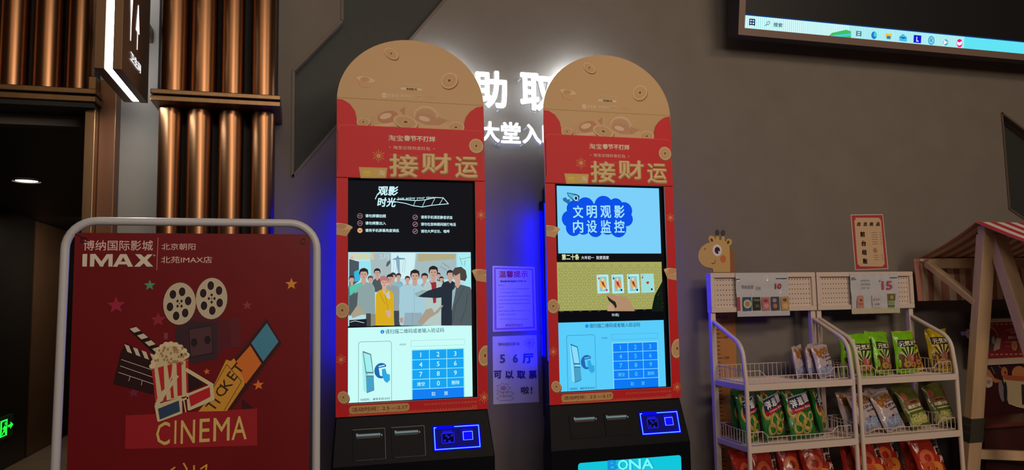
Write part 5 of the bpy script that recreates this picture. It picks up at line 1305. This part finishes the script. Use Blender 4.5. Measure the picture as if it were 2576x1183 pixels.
for i, (px, y, rz, roll, lean, p_, nm, n_) in enumerate((
        (2152, 3.09, 12, -6, 10, pB[0], 'biscuit_bag', 'pearly biscuit bag half behind the middle posts on the middle shelf'),
        (2194, 3.00, 8, -4, 24, pB[1], 'biscuit_bag', 'pearly biscuit bag lying back just right of the middle posts, middle shelf'),
        (2212, 3.11, 0, 2, 6, pB[0], 'biscuit_bag', 'pearly biscuit bag at the back of the middle shelf, only its top edge showing'),
        (2250, 3.00, 8, -8, 24, pB[1], 'biscuit_bag', 'pearly biscuit bag tilted beside the olive bags, middle shelf'),
        (2290, 3.10, 4, -4, 10, pV[0], 'vegetable_snack_bag', 'olive snack bag standing behind the other two olive bags'),
        (2314, 3.01, 6, -8, 22, pV[1], 'vegetable_snack_bag', 'olive snack bag with a white name line, left one of the front pair'),
        (2364, 3.04, 2, -4, 20, pV[0], 'vegetable_snack_bag', 'olive snack bag at the right end of the middle shelf'))):
    place(p_, nm, n_, gM, at_(px, zz2, y), y, zz2, rz, lean, roll, .92)
gR = 'shrimp chip bags on the lowest visible shelf'
for i, (px, y, rz, roll, lean, n_) in enumerate((
        (1872, 3.05, 24, -4, 12, 'red shrimp chip bag at the left end of the lowest visible shelf'), (1934, 3.03, 14, 0, 14, 'red shrimp chip bag just right of the left front post, lowest shelf'),
        (2012, 3.05, 0, 2, 16, 'red shrimp chip bag in the middle of the left rack, lowest shelf'), (2086, 3.04, -2, -4, 14, 'red shrimp chip bag left of the middle posts, lowest shelf'),
        (2156, 3.10, 6, -4, 6, 'red shrimp chip bag set back behind the middle posts, lowest shelf'), (2204, 3.01, 4, -8, 16, 'red shrimp chip bag right of the middle posts, lowest shelf'),
        (2268, 3.05, 4, -10, 14, 'red shrimp chip bag in the middle of the right rack, lowest shelf'), (2318, 3.10, 0, -8, 6, 'dark red shrimp chip bag leaning at the back of the right rack, lowest shelf'),
        (2352, 3.02, 0, -8, 16, 'red shrimp chip bag slumped at the right end of the lowest shelf'))):
    place(pR[i % 2], 'shrimp_chip_bag', n_, gR, at_(px, zz3, y), y, zz3, rz, lean, roll, .9)

# ================================================================ MARKET STALL
XG = 3.10
m_wood = mat('stall_pine', (190, 158, 122), .6, noise=.14, nscale=14, stretch=(1, 1, .15))
pk = PX(2468, 580, XG); zr = PX(2458, 566, XG).z
eb = PX(2322, 655, XG)
yr = pk.y
t = thing('market_stall', 'wooden market stall frame under a red and white striped awning, right edge', 'stall', (XG+.9, yr, 0))
XE = XG+1.9
zbm = eb.z; ybm = min(eb.y, 3.22)
slope = (zr-zbm)/(ybm-yr)
yfm = yr-(ybm-yr)*1.35; zfm = zr-slope*(yr-yfm)
m_ra = mat('awning_red', (184, 36, 62), .8); m_wa = mat('awning_cream', (216, 206, 194), .8)
m_ri = mat('awning_red_reverse', (176, 118, 104), .9); m_wi = mat('awning_cream_reverse', (216, 190, 164), .9)  # paler reverse print, with light through the cloth put into the colour
def stripes(pa, pb_, name, n):                     # cloth between two polylines that run front to back, striped along X
    mb = MB(); st = .042; x = XG-.03; k = 0
    while x < XE:
        x1 = min(XE, x+st); m = m_ra if k % 2 == 0 else m_wa; mi = m_ri if k % 2 == 0 else m_wi
        prof = pa
        for (ya, za), (yb4, zb4) in zip(prof, prof[1:]):
            off = -.004*math.sin(k*1.3)
            mb.add([(x, ya, za), (x1, ya, za), (x1, yb4, zb4), (x, yb4, zb4), (x, ya, za-.004), (x1, ya, za-.004), (x1, yb4, zb4-.004), (x, yb4, zb4-.004)],
                   [(0, 1, 2, 3)], m)
            mb.add([(x, ya, za-.004), (x1, ya, za-.004), (x1, yb4, zb4-.004), (x, yb4, zb4-.004), (x, ya, za), (x, yb4, zb4)], [(3, 2, 1, 0), (0, 4, 5, 3)], mi)
        x = x1; k += 1
    return mb.build(name, t)
n = 10
roof = [(ybm-(ybm-yr)*i/n*1., zbm+.012+(zr-zbm)*i/n-.012*math.sin(PI*i/n)) for i in range(n+1)]+[(yr-(yr-yfm)*i/n, zr+.012-(zr-zfm)*i/n-.012*math.sin(PI*i/n)) for i in range(1, n+1)]
stripes(roof, None, 'awning', 10)
# hanging valances
def valance(y, ztop, zlow, name, sg):
    mb = MB(); st = .042; x = XG-.03; k = 0; nn_ = 6
    while x < XE:
        x1 = min(XE, x+st); m = m_ri if k % 2 == 0 else m_wi
        for j in range(nn_):
            za = ztop-(ztop-zlow)*j/nn_; zb5 = ztop-(ztop-zlow)*(j+1)/nn_
            def Y_(xx, z): return y+sg*.012*math.sin(xx*28)*(ztop-z)/(ztop-zlow)
            mb.add([(x, Y_(x, za), za), (x1, Y_(x1, za), za), (x1, Y_(x1, zb5), zb5), (x, Y_(x, zb5), zb5), (x, Y_(x, za)+.003, za), (x1, Y_(x1, za)+.003, za), (x1, Y_(x1, zb5)+.003, zb5), (x, Y_(x, zb5)+.003, zb5)], [(0, 1, 2, 3), (7, 6, 5, 4), (0, 3, 7, 4), (1, 5, 6, 2)], m)
        x = x1; k += 1
    mb.build(name, t)
zv = P(2400, 756, ybm).z
valance(ybm+.03, zbm+.01, zv, 'back_valance', 1)
valance(yfm, zfm+.01, zfm-.17, 'front_valance', 1)
wd = .055
foot = PX(2436, 1183, XG+.02)
dirA = (Vector((XG, foot.y, foot.z))-Vector((XG, yr, zr-.03))); kf = (zr-.03)/(-dirA.z)
for xx in (XG+.03, XE-.08):
    for sgn in (1, -1):
        tgt = Vector((xx, yr+sgn*dirA.y*kf*(1. if sgn > 0 else 1.62), 0))
        a0_ = Vector((xx+(.0 if sgn > 0 else .055), yr+sgn*.0, zr-.05))
        MB().bar(a0_, tgt+Vector((.0 if sgn > 0 else .05, 0, 0)), .045 if sgn > 0 else .05, .078, m_wood, up=(1, 0, 0)).build('leg', t, bevel=.004)
MB().bar((XG, ybm-.02, zbm-.02), (XE, ybm-.02, zbm-.02), .035, .05, m_wood).build('back_beam', t, bevel=.003)
MB().bar((XG, yfm+.02, zfm-.02), (XE, yfm+.02, zfm-.02), .035, .05, m_wood).build('front_beam', t, bevel=.003)
MB().bar((XG, yr, zr-.03), (XE, yr, zr-.03), .04, .05, m_wood).build('ridge_beam', t, bevel=.003)
br_ = PX(2462, 762, XG+.02)
MB().bar((XG+.01, ybm-.02, zbm-.02), (XG+.01, min(br_.y, ybm-.12), br_.z), .03, .042, m_wood, up=(1, 0, 0)).build('brace', t, bevel=.003)
# tape round the leg
zt_a = PX(2445, 1050, XG+.02).z; zt_b = PX(2441, 1110, XG+.02).z
def legp(z): k = (zr-.05-z)/(zr-.05); return Vector((XG+.03, yr+dirA.y*kf*k, z))
MB().bar(legp(zt_a), legp(zt_b), .049, .082, mat('dark_tape', (58, 58, 48), .25, coat=.5), up=(1, 0, 0)).build('tape_band', t)
# lower rail
ra = P(2456, 1150, yr+.12)
MB().bar((XG+.05, yr+.18, ra.z), (XG+1.0, yr-.12, ra.z-.05), .035, .045, m_wood).build('lower_rail', t, bevel=.003)

# menu boards inside the stall
YM = 3.20
a = P(2449, 805, YM); zb_ = P(2510, 908, YM).z
m_bw = mat('board_cream', (206, 184, 160), .55)
t2 = thing('menu_board', 'red printed menu board in a cream frame inside the stall', 'menu board', (a.x+.6, YM, zb_))
mb = MB(); zt4 = P(2510, 802, YM).z
mb.box((a.x, YM, zt4-.02), (XE, YM+.03, zt4), m_bw).box((a.x, YM, zb_-.022), (XE, YM+.03, zb_+.012), m_bw).box((a.x, YM, zb_), (a.x+.02, YM+.03, zt4), m_bw)
mb.build('frame', t2, bevel=.002)
g = G((0, YM+.002, 0), eps=.0005)
g.mb.slab([[(a.x+.02, zb_+.01), (XE, zb_+.01), (XE, zt4-.02), (a.x+.02, zt4-.02)]], W3, YM+.002, YM+.01, mat('menu_red', (150, 40, 48), .5))
for (y_, hgt) in ((815, 3), (891, 3)):
    for i in range(16): g.rect(2492+i*12, y_-(i*.25), 2499+i*12, y_+hgt-(i*.25), 'D09070', 1)
g.ell(2490, 850, 27, 29, 'C87860', 1); g.ell(2490, 852, 25, 26, '8C3038', 2); g.ell(2490, 858, 20, 22, '584848', 3); g.ell(2484, 852, 6, 9, 'B8A8A0', 4); g.ell(2498, 856, 5, 10, 'B8A8A0', 4); g.poly([(2506, 850), (2518, 852), (2514, 878), (2498, 884), (2500, 870)], 'C8B0A0', 4)
g.text('美味小吃', 2535, 2562, 849, 8, 'E8C0A8', 3, bold=.02); g.line([(2528, 861), (2575, 861)], 1.6, 'D09080', 3); g.ell(2551, 870, 9, 12, 'D0A070', 3); g.ell(2551, 870, 6, 8, 'B88050', 4); g.line([(2528, 872), (2540, 872)], 1.2, 'D09080', 3); g.text('推荐', 2541, 2554, 836, 6, 'E0A090', 3)
g.line([(2532, 832), (2545, 828), (2556, 831)], 1.4, 'E0A090', 3)
g.mb.build('print', t2)
# painted backdrop under the menu
xb0 = P(2462, 930, YM+.04).x
g = G((0, YM+.03, 0), eps=.0006)
g.mb.slab([[(xb0, .15), (XE, .15), (XE, zb_-.026), (xb0, zb_-.026)]], W3, YM+.03, YM+.04, mat('backdrop_maroon', (62, 18, 22), .5))
C2 = lambda x, y: (2420+x*.3406, 780+y*.3406)
def pc(p, c, l): g.poly([C2(*q) for q in p], c, l)
pc([(150, 375), (290, 370), (300, 430), (200, 470)], '2C2430', 1); g.line([C2(215, 420), C2(240, 470)], 1.5, 'A89C98', 2); g.line([C2(258, 400), C2(285, 430)], 1.5, 'A89C98', 2)
pc([(160, 410), (205, 450), (240, 505), (300, 525), (250, 540), (160, 500)], 'C0804C', 2)
g.ell(*C2(290, 600), 9, 27, '8C7C80', 3, 6); g.ell(*C2(318, 610), 6, 28, '2C2830', 4, -4)
pc([(300, 500), (460, 515), (460, 720), (400, 710), (340, 690), (325, 640)], 'D0BC94', 4); pc([(300, 480), (460, 490), (460, 530), (310, 515)], 'B8603C', 5)
g.ell(*C2(420, 470), 24, 19, 'CC8450', 3); g.ell(*C2(310, 462), 11, 14, 'BC7450', 4); g.ell(*C2(316, 462), 2.4, 3, '301818', 6); pc([(434, 550), (460, 550), (460, 700), (440, 700)], '383028', 6)
g.line([C2(340, 690), C2(400, 712), C2(460, 725)], 2.4, 'E0D0A8', 7)
for x in (315, 448): pc([(x-17, 372), (x+17, 372), (x+8, 402), (x-8, 402)], 'D8C0A0', 4)
pc([(170, 372), (195, 372), (195, 405), (172, 405)], 'D8C0A0', 4)
o = g.mb.build('painted_backdrop'); tag(o, 'dark maroon painted backdrop with a cartoon barrel under the menu board', 'backdrop')
# cloud cut-outs
def cloud(px, py, s, label, y=YM-.012):
    c = P(px, py, y); mb = MB(); k_ = s/1860*y*1.15
    pts = []
    for i in range(36):
        a_ = 2*PI*i/36; rr = k_*(1+.13*abs(math.sin(2.5*a_))); pts.append((c.x+rr*math.cos(a_), c.z+rr*math.sin(a_)*1.05))
    mb.slab([pts], W3, y, y+.008, m_bw)
    sp = [(c.x+k_*.5*(1-i/22)*math.cos(i*.5), y-.001, c.z+k_*.5*(1-i/22)*math.sin(i*.5)) for i in range(20)]
    mb.tube(sp, .0013, mat('cloud_line', (96, 78, 62), .6), 5)
    mb.box((c.x-.008, y+.008, c.z-.01), (c.x+.008, y+.05, c.z+.01), m_bw)
    tag(mb.build('cloud_cutout'), label, 'decoration', 'cloud cut-outs on the stall')
cloud(2440, 840, 11, 'small cream cloud cut-out left of the stall leg')
cloud(2487, 962, 13, 'cream cloud cut-out right of the stall leg, on the maroon backdrop')
# dark counter inside the stall
xs_ = P(2466, 1070, 3.0).x; zc1 = P(2520, 1072, 3.0).z
m_ctr = mat('counter_dark_red', (58, 22, 22), .45, noise=.15, nscale=8)
t3 = thing('stall_counter', 'dark red wooden counter box inside the stall', 'counter', (xs_+.5, 3.08, 0))
MB().box((xs_, 2.98, .0), (XE, 3.18, zc1), m_ctr).build('body', t3, bevel=.004)
MB().box((xs_-.01, 2.96, zc1), (XE, 3.19, zc1+.018), mat('counter_edge', (92, 40, 34), .4)).build('counter_top', t3, bevel=.003)
